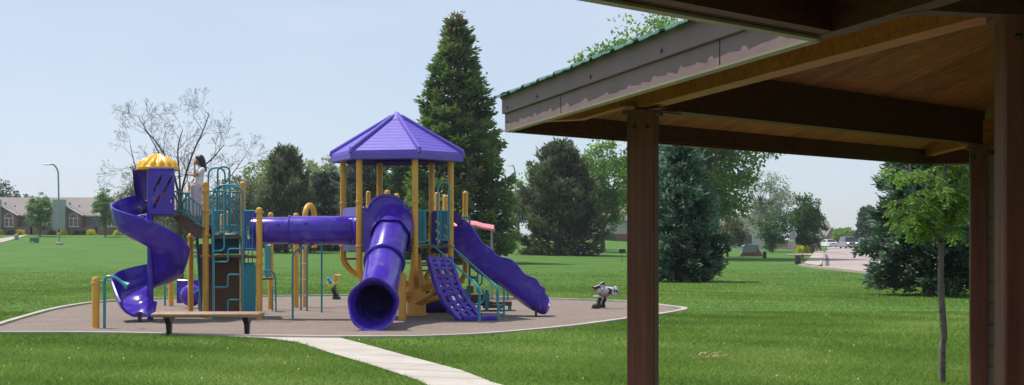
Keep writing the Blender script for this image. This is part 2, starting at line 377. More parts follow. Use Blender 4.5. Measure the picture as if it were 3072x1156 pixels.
# ================================================================ trees
trng = np.random.default_rng(11)
def perp(d):
    a = np.cross(d, [0, 0, 1.0]); n = np.linalg.norm(a); return a/n if n > 1e-6 else np.array([1.0, 0, 0])
def spray_faces(base, dirs, L, W, vary):          # elongated leaf/needle sprays: a quad folded to a point
    n = len(base); rnd = trng.standard_normal((n, 3)); s = np.cross(dirs, rnd); s /= np.linalg.norm(s, axis=1)[:, None]+1e-9
    mid = base+dirs*(L*.5)[:, None]; tip = base+dirs*L[:, None]
    V = np.stack([base, mid-s*(W/2)[:, None], tip, mid+s*(W/2)[:, None]], 1).reshape(-1, 3)
    return V, np.repeat(vary, 4)
def norm(a): return a/(np.linalg.norm(a, axis=1)[:, None]+1e-9)
def conifer(name, label, loc, H, rad, mleaf, seed, base_h=.02, nb=150, droop=.25, prof=1.0, spl=.30, spw=.07, dens=1.0, group=None, irregular=.12, brown_top=0, cat='tree', mtrunk=None, up=.3, tier=0):
    global trng; trng = np.random.default_rng(seed); rn = random.Random(seed)
    t = thing(name, label, cat, loc, 0, group)
    tr = MB(); tr.tube([(0, 0, -.3), (0, 0, H*.3), (0, 0, H*.7), (0, 0, H*.985)], [H*.022+.04, H*.016+.03, H*.008+.02, .01], 8)
    VV = []; AA = []
    zlist = [base_h*H+(H*(.985-base_h))*((i+.5)/nb)**.9 for i in range(nb)]
    for i, z in enumerate(zlist):
        if tier: z = z*.35+(math.floor(z/tier)+.5)*tier*.65
        az = i*2.39996+rn.uniform(-.3, .3); q = z/H
        ln = rad*((1-q)**prof)*(1+rn.uniform(-irregular, irregular)*1.6)*(.55 if q < base_h+.02 else 1)+.12*spl*3
        sl = -droop*(1-q)+.35*q+up*.1
        if up > .4: sl -= .9*max(0, 1-q/.16)
        ln *= 1+.18*math.sin(az*3+seed+z*1.3)
        d0 = np.array([math.cos(az), math.sin(az), sl]); d0 /= np.linalg.norm(d0)
        pts = [np.array([0, 0, z])+d0*ln*s_+np.array([0, 0, up*ln*.5*s_*s_]) for s_ in (0, .5, 1)]
        tr.tube(pts, [.012+ln*.014, .008+ln*.008, .004], 4, caps=False)
        ntw = max(4, int(ln/spl*6.5*dens))
        ss = (trng.random(ntw)**.6)*.92+.08; side = trng.choice([-1, 1], ntw); sd_ = np.cross(d0, [0, 0, 1]); sd_ /= np.linalg.norm(sd_)
        bp = np.array([0, 0, z])+d0*ln*ss[:, None]; bp[:, 2] += up*ln*.5*ss*ss
        tl = (1.05-ss)*ln*.42+spl*.4
        off = trng.random(ntw)
        bp = bp+sd_*(side*tl*off)[:, None]+d0*(tl*off*.55)[:, None]; bp[:, 2] += trng.normal(0, .05+.02*ln, ntw)-off*tl*.12
        # each twig carries several sprays
        k = 4; bb = np.repeat(bp, k, 0)+trng.normal(0, spl*.28, (ntw*k, 3))
        dd = norm(d0*.9+sd_*np.repeat(side*off*.9, k)[:, None]+trng.normal(0, .42, (ntw*k, 3))+np.array([0, 0, up]))
        L_ = spl*(.6+.8*trng.random(ntw*k)); W_ = spw*(.7+.6*trng.random(ntw*k))
        outer_ = np.repeat(ss, k)
        cl = noise.noise(Vector((math.cos(az)*ln*.6, math.sin(az)*ln*.6, z*.6)))*.5
        va = np.clip(.06+.66*outer_**3.5+cl+trng.normal(0, .16, ntw*k), 0, .98)  # pale new tips, plus painted shading: dark inner sprays, light and dark clumps
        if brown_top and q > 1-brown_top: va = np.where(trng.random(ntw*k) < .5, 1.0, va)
        V, A = spray_faces(bb, dd, L_, W_, va); VV.append(V); AA.append(A)
    tr.build('trunk', mtrunk or M['bark'], t)
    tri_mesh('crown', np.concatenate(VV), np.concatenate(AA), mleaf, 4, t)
    return t

def branching(tr, p, d, L, r, depth, rn, tips, spread=.6, up=.08, minr=.004, kink=.14, ratio=.74, nseg=3, n=5, gravity=0):
    pts = [Vector(p)]; rs = [r]; d = Vector(d)
    for s in range(nseg):
        d = (d+Vector((rn.gauss(0, kink), rn.gauss(0, kink), rn.gauss(0, kink)+up))).normalized()
        pts.append(pts[-1]+d*L/nseg); rs.append(max(minr, r*(1-.35*(s+1)/nseg)))
    tr.tube(pts, rs, max(3, n), caps=False)
    if depth <= 1: tips.append((pts[-1], d)); 
    if depth == 0: return
    if depth <= 2: tips.append((pts[-2], d))
    k = 3 if rn.random() < .45 else 2; a0 = rn.uniform(0, 6.28)
    ax = d.orthogonal().normalized()
    for i in range(k):
        a = a0+i*6.283/k+rn.uniform(-.5, .5); side = (Matrix.Rotation(a, 3, d) @ ax)
        sp = spread*rn.uniform(.6, 1.25); nd = (d*math.cos(sp)+side*math.sin(sp)).normalized(); nd.z -= gravity
        branching(tr, pts[-1], nd, L*ratio*rn.uniform(.8, 1.2), rs[-1]*(.72 if k == 2 else .62), depth-1, rn, tips, spread, up, minr, kink, ratio, nseg, n-1, gravity)
    if depth > 1 and rn.random() < .6:
        side = (Matrix.Rotation(rn.uniform(0, 6.28), 3, d) @ ax); nd = (d*.6+side*.9).normalized()
        branching(tr, pts[1], nd, L*.55, rs[1]*.45, depth-2 if depth > 2 else 0, rn, tips, spread, up, minr, kink, ratio, nseg, n-1, gravity)
def broadleaf(name, label, loc, H, crad, mleaf, seed, trunk_h=.25, leaf=.12, per=60, cl_r=.5, depth=4, nclump=150, cz=(.25, 1.0), squash=1.0, lean=(0, 0), group=None, mtrunk=None, cat='tree', shape='oval', light=.0, trunk_r=None, droop=0, leafw=.6, gaps=.1):
    """tapered trunk and limbs reaching to clumps spread through an uneven crown; leaves fill each clump"""
    global trng; trng = np.random.default_rng(seed); rn = random.Random(seed)
    t = thing(name, label, cat, loc, 0, group); tr = MB(); r0 = trunk_r or H*.02+.03
    top = Vector((lean[0]*H, lean[1]*H, H*trunk_h)); tr.tube([(0, 0, -.3), tuple(top*.5+Vector((0, 0, .0))), tuple(top)], [r0*1.15, r0*.95, r0*.8], 8)
    ctr = Vector((lean[0]*H*1.6, lean[1]*H*1.6, H*(cz[0]+cz[1])/2)); hz = H*(cz[1]-cz[0])/2
    VV = []; AA = []; cl = []
    for i in range(nclump):
        for _ in range(20):
            v = Vector((rn.gauss(0, 1), rn.gauss(0, 1), rn.gauss(0, 1))).normalized(); q = rn.random()**.42
            if shape == 'cone': zz = rn.random(); rr = crad*(1-zz**1.4)*math.sqrt(rn.random())**.8*.98+.05; a = rn.random()*6.283; c = Vector((math.cos(a)*rr, math.sin(a)*rr, hz*(zz*2-1)))
            else: c = Vector((v.x*crad*q, v.y*crad*q, v.z*hz*q))
            wob = 1+.28*noise.noise(Vector((v.x*1.7+seed, v.y*1.7, v.z*1.7)))
            c = c*wob
            if noise.noise(Vector((c.x, c.y, c.z))*(1.6/crad)+Vector((seed, 0, 0))) > -.25-gaps*0: break
        cl.append(ctr+c)
    limbs = []
    nl = min(9, max(4, nclump//20)); seeds = rn.sample(cl, nl)
    for sdp in seeds:
        mid = top.lerp(sdp, .5)+Vector((0, 0, -abs(sdp.z-top.z)*.08+.1)); st = top*rn.uniform(.75, 1.0)
        path = spline([st, st.lerp(mid, .55), mid, sdp], 3); n_ = len(path); tr.tube(path, [r0*(.5*(1-i/n_)+.05) for i in range(n_)], 5, caps=False); limbs.append(path)
    for c in cl:
        best = min((p for l in limbs for p in l[1:]), key=lambda p: (p-c).length+max(0, p.z-c.z)*.5)
        m_ = best.lerp(c, .5)+Vector((0, 0, .06*(c-best).length)); tr.tube([best, m_, c], [r0*.09+.005, r0*.06+.004, .004], 3, caps=False)
    for c in cl:
        rc = cl_r*rn.uniform(.6, 1.35); n = int(per*rn.uniform(.6, 1.3)); g_ = norm(trng.standard_normal((n, 3)))*(trng.random(n)**.5)[:, None]
        b = np.array(c)+g_*rc*np.array([1, 1, .62]); d = norm(trng.standard_normal((n, 3))+g_*.6+np.array([0, 0, -droop]))
        depthv = (c-ctr); dn = math.sqrt((depthv.x/crad)**2+(depthv.y/crad)**2+(depthv.z/hz)**2)
        va = np.clip(light+.42+.12*(rn.random()-.5)*3+trng.normal(0, .16, n), 0, .98)
        V, A = spray_faces(b, d, leaf*(.6+.8*trng.random(n)), leaf*leafw*(.7+.6*trng.random(n)), va); VV.append(V); AA.append(A)
    tr.build('trunk', mtrunk or M['bark'], t)
    tri_mesh('crown', np.concatenate(VV), np.concatenate(AA), mleaf, 4, t)
    return t
def bush(name, label, loc, rx, h, mleaf, seed, leaf=.06, n=2600, cat='shrub', group=None):
    global trng; trng = np.random.default_rng(seed); rn = random.Random(seed); t = thing(name, label, cat, loc, 0, group)
    st = MB()
    for i in range(7): a = i*.9; st.tube([(0, 0, -.05), (math.cos(a)*rx*.3, math.sin(a)*rx*.3, h*.4), (math.cos(a)*rx*.6, math.sin(a)*rx*.6, h*.75)], [.02, .015, .006], 4, caps=False)
    st.build('stem', M['bark'], t)
    g_ = norm(trng.standard_normal((n, 3))); g_[:, 2] = np.abs(g_[:, 2])*1.0; q = (.55+.45*trng.random(n)**.5); lump = 1+.14*np.sin(g_[:, 0]*7+seed)*np.sin(g_[:, 1]*8+2)+.08*np.sin(g_[:, 2]*11)
    b = g_*(q*lump)[:, None]*np.array([rx, rx, h]); d = norm(g_+trng.normal(0, .6, (n, 3)))
    V, A = spray_faces(b, d, leaf*(.7+.7*trng.random(n)), leaf*.6*(.7+.6*trng.random(n)), np.clip(.5+trng.normal(0, .25, n), 0, 1)); tri_mesh('foliage', V, A, mleaf, 4, t)
    return t

LM = {}
LM['fir'] = leaf_mat('fir_needles', (.014, .038, .012), (.20, .34, .07), (.18, .10, .05), .6, .35)
LM['pine'] = leaf_mat('scots_pine_needles', (.028, .05, .025), (.17, .21, .10), (.2, .23, .12), .7, .35)
LM['blue'] = leaf_mat('blue_spruce_needles', (.014, .034, .020), (.18, .31, .20), (.30, .42, .30), .7, .35)
LM['bluegreen'] = leaf_mat('blue_green_needles', (.015, .033, .018), (.16, .26, .16), (.26, .36, .24), .7, .35)
LM['dkspruce'] = leaf_mat('dark_spruce_needles', (.02, .038, .028), (.13, .19, .12), (.16, .22, .14), .7, .3)
LM['cotton'] = leaf_mat('cottonwood_leaves', (.06, .16, .022), (.23, .42, .065), (.32, .48, .11), .45, .6)
LM['maple'] = leaf_mat('maple_leaves', (.07, .17, .03), (.26, .44, .09), (.36, .52, .16), .5, .6)
LM['olive'] = leaf_mat('silvery_leaves', (.15, .20, .12), (.36, .44, .30), (.5, .58, .45), .6, .3)
LM['green'] = leaf_mat('mid_green_leaves', (.025, .08, .02), (.085, .19, .045), (.14, .26, .07), .5, .4)
LM['yg'] = leaf_mat('yellow_green_leaves', (.15, .20, .06), (.34, .42, .14), (.45, .52, .22), .6, .4)
LM['bright'] = leaf_mat('bright_green_leaves', (.08, .17, .02), (.22, .40, .05), (.32, .50, .10), .5, .45)
LM['khaki'] = leaf_mat('khaki_green_leaves', (.10, .12, .06), (.22, .25, .13), (.30, .32, .2), .6, .3)
LM['pear'] = leaf_mat('fresh_green_leaves', (.06, .15, .04), (.19, .35, .09), (.28, .44, .14), .5, .5)
LM['far'] = leaf_mat('distant_green_leaves', (.035, .075, .04), (.09, .16, .085), (.14, .2, .12), .6, .3)
LM['gold'] = leaf_mat('golden_leaves', (.40, .42, .01), (.72, .70, .02), (.85, .8, .1), .6, .3)
LM['barberry'] = leaf_mat('dark_red_leaves', (.05, .018, .02), (.13, .05, .05), None, .6, .2)
LM['hedge'] = leaf_mat('hedge_leaves', (.02, .06, .012), (.06, .14, .03), None, .6, .2)
LM['willow'] = leaf_mat('light_willow_leaves', (.13, .24, .03), (.30, .46, .08), None, .6, .4)

# bare tree behind the playground
def bare_tree():
    loc = at(540, 55.6); t = thing('bare_tree', 'leafless tree with thin spreading twigs behind the spiral slide', 'tree', loc)
    rn = random.Random(21); tr = MB(); tw = MB(); s = 55.6/F
    tr.tube([(0, 0, -.2), (.02, 0, 1.2), (-.03, 0, 2.4), (.0, 0, 3.1)], [.15, .125, .115, .10], 9)
    # main limbs: pixel offsets from the trunk foot give each limb's own lean
    limbs = [((0, 0, 3.1), [(-6, 560), (-20, 500), (-60, 430), (-90, 395)], .06), ((0, 0, 3.1), [(10, 600), (45, 520), (90, 470), (120, 430)], .055), ((0, 0, 3.0), [(30, 640), (90, 590), (140, 540), (190, 470)], .05),
             ((0, 0, 2.6), [(-45, 610), (-90, 560), (-120, 510), (-135, 440)], .05), ((0, 0, 2.9), [(5, 560), (28, 470), (60, 390), (75, 340)], .055), ((0, 0, 2.4), [(60, 660), (130, 630), (200, 600)], .04),
             ((0, 0, 2.4), [(-60, 660), (-100, 620), (-145, 570)], .04), ((0, 0, 2.9), [(-30, 560), (-60, 480), (-105, 400), (-140, 345)], .04), ((0, 0, 3.1), [(0, 540), (-5, 450), (10, 390)], .05)]
    tips = []
    for b, pts, r in limbs:
        dy = rn.uniform(-.6, .6); path = [Vector(b)]
        for j, (du, v) in enumerate(pts): path.append(Vector((du*s, dy*(j+1)/2, (836-v)*s)))
        path = spline(path, 4); n = len(path); rs = [r*(1-.75*i/n) for i in range(n)]; tr.tube(path, rs, 6, caps=False)
        for i in range(4, n, 2):
            d = (path[min(i+1, n-1)]-path[i-1]).normalized(); ax = d.orthogonal().normalized(); side = Matrix.Rotation(rn.uniform(0, 6.28), 3, d) @ ax
            branching(tw, path[i], (d*.75+side*.8).normalized(), rn.uniform(.36, .68), rs[i]*.55, 4, rn, tips, .5, .03, .0048, .16, .70, 3, 4)
    tr.build('trunk', M['twig'], t); tw.build('twigs', M['twig'], t)
bare_tree()

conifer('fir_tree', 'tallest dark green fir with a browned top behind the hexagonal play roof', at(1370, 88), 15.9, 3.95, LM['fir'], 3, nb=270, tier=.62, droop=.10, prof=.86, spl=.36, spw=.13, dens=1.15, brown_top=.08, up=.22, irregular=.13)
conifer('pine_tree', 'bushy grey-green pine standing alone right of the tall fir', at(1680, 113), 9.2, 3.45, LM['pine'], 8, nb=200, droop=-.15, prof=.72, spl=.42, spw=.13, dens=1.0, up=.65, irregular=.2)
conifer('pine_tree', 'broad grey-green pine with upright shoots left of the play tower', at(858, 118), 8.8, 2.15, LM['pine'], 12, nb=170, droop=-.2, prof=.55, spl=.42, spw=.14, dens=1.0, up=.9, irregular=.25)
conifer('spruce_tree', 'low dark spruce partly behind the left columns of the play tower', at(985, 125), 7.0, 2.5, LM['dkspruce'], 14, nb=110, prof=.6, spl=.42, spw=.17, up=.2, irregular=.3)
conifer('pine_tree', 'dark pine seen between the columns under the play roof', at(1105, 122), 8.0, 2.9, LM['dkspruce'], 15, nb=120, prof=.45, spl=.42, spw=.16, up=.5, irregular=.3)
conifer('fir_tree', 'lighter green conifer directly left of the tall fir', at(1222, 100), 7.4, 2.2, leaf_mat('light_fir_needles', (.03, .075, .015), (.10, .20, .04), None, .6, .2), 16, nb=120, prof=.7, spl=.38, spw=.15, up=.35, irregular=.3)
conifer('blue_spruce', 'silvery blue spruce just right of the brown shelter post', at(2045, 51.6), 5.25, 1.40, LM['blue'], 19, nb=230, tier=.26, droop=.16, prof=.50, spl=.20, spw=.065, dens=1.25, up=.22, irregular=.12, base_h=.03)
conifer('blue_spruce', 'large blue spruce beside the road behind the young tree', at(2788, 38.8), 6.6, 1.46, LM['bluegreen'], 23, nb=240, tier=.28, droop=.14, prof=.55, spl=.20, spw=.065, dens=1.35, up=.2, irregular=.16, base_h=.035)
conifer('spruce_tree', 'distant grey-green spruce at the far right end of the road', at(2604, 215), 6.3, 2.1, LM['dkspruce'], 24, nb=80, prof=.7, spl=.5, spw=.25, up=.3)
broadleaf('cottonwood_tree', 'huge leafy cottonwood rising above the shelter roof', at(2160, 108), 20.0, 7.4, LM['cotton'], 31, trunk_h=.17, leaf=.33, per=95, cl_r=1.2, nclump=640, cz=(.15, 1.0), lean=(-.085, 0), trunk_r=.42, mtrunk=M['bark_grey'])
broadleaf('maple_tree', 'pale leafy tree just behind the lone grey-green pine', at(1668, 138), 9.6, 3.7, LM['maple'], 33, leaf=.3, per=55, cl_r=.8, nclump=100, cz=(.3, 1.0), light=.15)
broadleaf('maple_tree', 'bright green leafy tree just left of the brown shelter post', at(1808, 128), 9.6, 3.1, LM['maple'], 34, leaf=.3, per=80, cl_r=.8, nclump=150, cz=(.25, 1.0))
broadleaf('olive_tree', 'silvery leafed tree between the cottonwood and the round green tree', at(2312, 160), 9.7, 3.0, LM['olive'], 35, leaf=.36, per=60, cl_r=.8, nclump=110, cz=(.1, 1.0), leafw=.35, droop=.5)
broadleaf('linden_tree', 'dense round green tree left of the road behind the golden bushes', at(2413, 150), 6.5, 2.1, LM['green'], 37, leaf=.24, per=80, cl_r=.55, nclump=130, cz=(.12, 1.0), trunk_r=.2)
broadleaf('linden_tree', 'dark green tree under the silvery tree beside the pale houses', at(2318, 150), 4.3, 1.7, LM['green'], 38, leaf=.22, per=70, cl_r=.5, nclump=70, cz=(.1, 1.0))
broadleaf('small_tree', 'low olive-green tree left of the brick park sign', at(2182, 118), 4.0, 1.8, LM['khaki'], 39, leaf=.22, per=60, cl_r=.5, nclump=80, cz=(.1, 1.0))
broadleaf('honey_locust_tree', 'pale yellow-green tree behind the broad pine on the left', at(848, 150), 9.7, 4.6, LM['yg'], 41, leaf=.3, per=75, cl_r=.8, nclump=190, cz=(.35, 1.0))
broadleaf('honey_locust_tree', 'pale khaki tree just left of the play roof eave', at(988, 160), 9.3, 2.6, LM['yg'], 42, leaf=.3, per=50, cl_r=.7, nclump=90, cz=(.3, 1.0))
broadleaf('elm_tree', 'thinly leafed olive tree behind the teal arch ladder', at(720, 150), 7.4, 3.6, LM['khaki'], 43, leaf=.28, per=60, cl_r=.9, nclump=140, cz=(.1, 1.0))
broadleaf('elm_tree', 'pale sparse tree behind the spiral slide cap', at(405, 165), 9.0, 2.0, LM['khaki'], 44, leaf=.22, per=40, cl_r=.8, nclump=80, cz=(.25, 1.0), light=.2)
broadleaf('elm_tree', 'leafy green tree low behind the ramp of the play structure', at(560, 120), 3.9, 2.4, LM['khaki'], 45, leaf=.24, per=50, cl_r=.6, nclump=70, cz=(.1, 1.0), light=-.2)
broadleaf('ornamental_pear', 'left of the two small round street-front trees before the row house', at(120, 171), 5.4, 1.55, LM['pear'], 51, leaf=.2, per=70, cl_r=.42, nclump=100, cz=(.16, 1.0), trunk_r=.1, group='small trees before the row house')
broadleaf('ornamental_pear', 'right of the two small trees before the row house, beside the spiral slide', at(316, 170), 6.3, 1.3, LM['pear'], 52, leaf=.2, per=60, cl_r=.4, nclump=95, cz=(.14, 1.0), trunk_r=.1, group='small trees before the row house')
for i, (u, Y, H, r_, lb, cl_) in enumerate([(8, 235, 9.9, 2.6, 'tallest dark tree above the row house roof at the left edge', 0), (48, 240, 7.9, 2.6, 'dark green tree over the roof left of the first pear tree', 0), (92, 238, 6.6, 1.9, 'small dark tree top over the roof behind the left pear tree', 0),
        (298, 240, 6.2, 2.1, 'dark tree top over the roof behind the right pear tree', 1), (352, 236, 6.6, 2.0, 'dark tree top over the roof next to the spiral slide', 1)]):
    broadleaf('background_tree', lb, at(u, Y), H, r_, LM['far'], 60+i, leaf=.4, per=40, cl_r=.8, nclump=60, cz=(.1, 1.0), group='trees behind the row house')
broadleaf('background_tree', 'hazy green tree beyond the far street lamp', at(1556, 220), 7.4, 3.0, LM['far'], 70, leaf=.4, per=40, cl_r=.9, nclump=60, cz=(.1, 1.0), light=.2)
broadleaf('willow_tree', 'bright green domed willow beyond the end of the road', at(2530, 275), 3.9, 3.0, LM['willow'], 71, leaf=.35, per=90, cl_r=.7, nclump=110, cz=(-.2, 1.0))
# young tree in the foreground
def young_tree():
    loc = at(2827, 15.1); t = thing('young_tree', 'young tree with slim forked trunk and yellow-green leaves before the large blue spruce', 'tree', loc); s = 15.1/F
    X = lambda u: (u-2827)*s
    Zv = lambda v: 1.6+(718-v)*s
    tr = MB(); rn = random.Random(5)
    tr.tube(spline([(0, 0, -.1), (0, 0, .4), (X(2832), 0, Zv(1000)), (X(2822), 0, Zv(850)), (X(2826), 0, Zv(700)), (X(2834), 0, Zv(600)), (X(2836), 0, Zv(480)), (X(2840), 0, Zv(300)), (X(2830), .05, Zv(150))], 6), [.038]*6+[.036]*12+[.031]*12+[.022]*6+[.016]*6+[.012]*6+[.006], 10)
    tr.tube(spline([(X(2818), 0, Zv(722)), (X(2795), .02, Zv(690)), (X(2765), .05, Zv(650)), (X(2752), .08, Zv(590)), (X(2740), .1, Zv(520)), (X(2735), .1, Zv(420)), (X(2728), .1, Zv(300))], 5), [.02]*5+[.017]*5+[.014]*5+[.012]*5+[.010]*5+[.007]*5+[.004], 8)
    for i in range(34):                           # knobs and spurs up the trunk
        v = rn.uniform(730, 1190); a = rn.uniform(0, 6.28); p = Vector((X(2826), 0, Zv(v))); tr.tube([p, p+Vector((math.cos(a)*.045, math.sin(a)*.045, .012))], [.008, .004], 5)
    VV = []; AA = []
    heads = []
    def comp(p, d, L):                            # a compound leaf: leaflets in pairs along a drooping rachis
        d = Vector(d).normalized(); pts = [p]; 
        for i in range(7): d = (d+Vector((0, 0, -.13))).normalized(); pts.append(pts[-1]+d*L/7)
        tr.tube(pts, .0018, 3, caps=False); sd_ = d.cross(Vector((0, 0, 1))).normalized()
        for i in range(1, 8):
            for sgn in (-1, 1):
                dd = (sd_*sgn+d*.5+Vector((rn.gauss(0, .15), rn.gauss(0, .15), rn.gauss(-.25, .2)))).normalized(); heads.append((pts[i], dd, rn.uniform(.035, .06)))
    nodes = [(2834, 560), (2838, 500), (2836, 600), (2834, 440), (2840, 360), (2836, 300), (2740, 520), (2752, 600), (2860, 560), (2890, 520), (2870, 610), (2900, 570), (2826, 690), (2830, 640), (2760, 640), (2780, 675)]
    for (u, v) in nodes*6:
        a = rn.uniform(0, 6.28); p = Vector((X(u), 0, Zv(v))); L = rn.uniform(.14, .32); d = Vector((math.cos(a), math.sin(a), rn.uniform(-.1, .5))).normalized()
        path = [p]; 
        for k_ in range(5): d = (d+Vector((rn.gauss(0, .12), rn.gauss(0, .12), -.05))).normalized(); path.append(path[-1]+d*L/5)
        tr.tube(path, [.006, .005, .004, .003, .003, .002], 4, caps=False)
        for q in path[2:]:
            for _ in range(2): aa = a+rn.gauss(0, 1.0); comp(q, (math.cos(aa), math.sin(aa), rn.uniform(-.5, .3)), rn.uniform(.14, .24))
    b = np.array([tuple(h[0]) for h in heads]); d = np.array([tuple(h[1]) for h in heads]); L = np.array([h[2] for h in heads])
    n = len(b); global trng; trng = np.random.default_rng(4)
    V, A = spray_faces(b, d, L, L*.38, np.clip(.5+trng.normal(0, .25, n), 0, 1))
    tr.build('trunk', M['bark_grey'], t); tri_mesh('crown', V, A, LM['bright'], 4, t)
young_tree()
# ================================================================ picnic shelter (camera stands under its roof)
SH = thing('picnic_shelter', 'dark brown timber picnic shelter with green ribbed metal roof and square posts', 'shelter', (0, 0, 0))
def wood(name, col, rough=.6, axis_='X', plank=None, vec=None, streak=.3, spec=.35):
    m = mat(name, col, rough, .12, 3, .25, 30, spec); N = m.node_tree.nodes; L = m.node_tree.links; b = N['Principled BSDF']; src = b.inputs['Base Color'].links[0].from_socket
    g = N.new('ShaderNodeNewGeometry'); mp = N.new('ShaderNodeMapping'); mp.inputs['Rotation'].default_value = (0, 0, -R(vec or 0)); L.new(g.outputs['Position'], mp.inputs[0])
    m2 = N.new('ShaderNodeMapping'); m2.inputs['Scale'].default_value = (1.2, 26, 26) if axis_ == 'X' else (26, 26, 1.2); L.new(mp.outputs[0], m2.inputs[0])
    z = N.new('ShaderNodeTexNoise'); z.inputs['Scale'].default_value = 1; z.inputs['Detail'].default_value = 5; L.new(m2.outputs[0], z.inputs[0])
    r = N.new('ShaderNodeMapRange'); r.inputs[1].default_value = .3; r.inputs[2].default_value = .7; r.inputs[3].default_value = 1-streak; r.inputs[4].default_value = 1+streak; L.new(z.outputs[0], r.inputs[0]); f = r.outputs[0]
    if plank:
        sx = N.new('ShaderNodeSeparateXYZ'); L.new(mp.outputs[0], sx.inputs[0]); d = N.new('ShaderNodeMath'); d.operation = 'DIVIDE'; d.inputs[1].default_value = plank; L.new(sx.outputs['Y'], d.inputs[0])
        fr = N.new('ShaderNodeMath'); fr.operation = 'FRACT'; L.new(d.outputs[0], fr.inputs[0]); gt = N.new('ShaderNodeMapRange'); gt.inputs[1].default_value = .0; gt.inputs[2].default_value = .09; gt.inputs[3].default_value = .25; gt.inputs[4].default_value = 1; L.new(fr.outputs[0], gt.inputs[0])
        fl_ = N.new('ShaderNodeMath'); fl_.operation = 'FLOOR'; L.new(d.outputs[0], fl_.inputs[0]); wn = N.new('ShaderNodeTexWhiteNoise'); wn.noise_dimensions = '1D'; L.new(fl_.outputs[0], wn.inputs['W']); wr = N.new('ShaderNodeMapRange'); wr.inputs[3].default_value = .75; wr.inputs[4].default_value = 1.2; L.new(wn.outputs[0], wr.inputs[0])
        a = N.new('ShaderNodeMath'); a.operation = 'MULTIPLY'; L.new(gt.outputs[0], a.inputs[0]); L.new(wr.outputs[0], a.inputs[1]); a2 = N.new('ShaderNodeMath'); a2.operation = 'MULTIPLY'; L.new(a.outputs[0], a2.inputs[0]); L.new(f, a2.inputs[1]); f = a2.outputs[0]
    x = N.new('ShaderNodeVectorMath'); x.operation = 'SCALE'; L.new(src, x.inputs[0]); L.new(f, x.inputs['Scale']); L.new(x.outputs[0], b.inputs['Base Color']); return m
M['post'] = wood('brown_stained_post', (.125, .046, .027), .6, 'Z')
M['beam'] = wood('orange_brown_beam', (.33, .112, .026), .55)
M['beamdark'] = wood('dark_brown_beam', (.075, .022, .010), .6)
M['ceilB'] = wood('tongue_and_groove_ceiling', (.28, .100, .022), .6, 'X', .13, -45)
M['fascia'] = mat('mauve_brown_fascia_paint', (.235, .158, .165), .65, .08, 5, .1, 20, spec=.2, col2=(.205, .138, .145), c2s=2.0)
M['fascia_edge'] = mat('olive_metal_drip_edge', (.22, .20, .12), .55)
M['greenroof'] = mat('teal_green_metal_roof', (.06, .17, .145), .55, .1, 3)
M['block'] = mat('cream_block', (.32, .27, .2), .85, .1, 3)
def hd(h): return Vector((math.sin(R(h)), math.cos(R(h)), 0))
UP = Vector((0, 0, 1)); SL = .33
Pc = Vector((-.05, 9.68, 0)); Rc = Pc+hd(45)*6.1; C1 = Pc+hd(105)*6.1; C1 = Vector((C1.x, C1.y, 0))
H1 = [Pc, Rc, Rc+hd(105)*6.1, Rc+hd(105)*6.1+hd(165)*6.1, Rc+hd(105)*6.1+hd(165)*6.1+hd(225)*6.1, Pc+hd(165)*6.1]
Q = Vector((1.142, 5.235, 0)); ZF0, ZF1 = 2.37, 2.61
def beam(name, p, q, z0, z1, w_, m='beam', zq0=None, zq1=None, haunch=None):
    p = Vector(p); q = Vector(q); d = (q-p).normalized(); n_ = Vector((d.y, -d.x, 0))*w_/2; zq0 = z0 if zq0 is None else zq0; zq1 = z1 if zq1 is None else zq1
    prof = [p+UP*z0, q+UP*zq0, q+UP*zq1, p+UP*z1] if not haunch else [p+UP*z0, p.lerp(q, haunch[0])+UP*haunch[1], q+UP*zq0, q+UP*zq1, p+UP*z1]
    b = MB(); b.prism([x-n_ for x in prof], n_*2); return b.build(name, M[m], SH, 0)
def fascia(p, q, inn, dm='fascia_edge'):
    p = Vector(p); q = Vector(q); out = -inn
    for z0, z1, o0 in ((ZF0, 2.483, .0), (2.487, ZF1, .022)):
        b = MB(); b.prism([p+out*o0+UP*z0, q+out*o0+UP*z0, q+out*o0+UP*z1, p+out*o0+UP*z1], inn*.035); b.build('fascia_board', M['fascia'], SH, 0)
    b = MB(); b.prism([p+out*.003+UP*(ZF0-.012), q+out*.003+UP*(ZF0-.012), q+out*.003+UP*(ZF0-.001), p+out*.003+UP*(ZF0-.001)], inn*.05); b.build('drip_edge', M[dm], SH, 0)
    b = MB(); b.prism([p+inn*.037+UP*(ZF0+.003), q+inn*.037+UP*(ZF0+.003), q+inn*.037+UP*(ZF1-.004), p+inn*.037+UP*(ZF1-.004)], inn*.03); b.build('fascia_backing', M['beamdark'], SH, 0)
innA = hd(75); innB = hd(135)
A_end = H1[5]
def P_on(p, u): return p
fascia(Pc, Q+hd(165)*.0, innA)
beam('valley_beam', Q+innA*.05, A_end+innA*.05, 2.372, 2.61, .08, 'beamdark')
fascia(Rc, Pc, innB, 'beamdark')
fascia(Rc, H1[2], hd(195))
# screws and board joints on the lit fascia
for t in (.15, .9, 2.0, 3.1, 4.2):
    for z in (2.52, ) if t > .2 else (2.42, 2.52):
        b = MB(); c = Pc+hd(165)*t-innA*.024+UP*z; b.ball(c, .012, 8, 0, (.5, 1, 1)); b.build('screw', M['darkmetal'], SH)
for t in (1.35, 3.75): b = MB(); c = Pc+hd(165)*t-innA*.001+UP*2.427; b.box(tuple(c), (.004, .004, .11), R(-75)); b.build('board_joint', M['darkmetal'], SH)
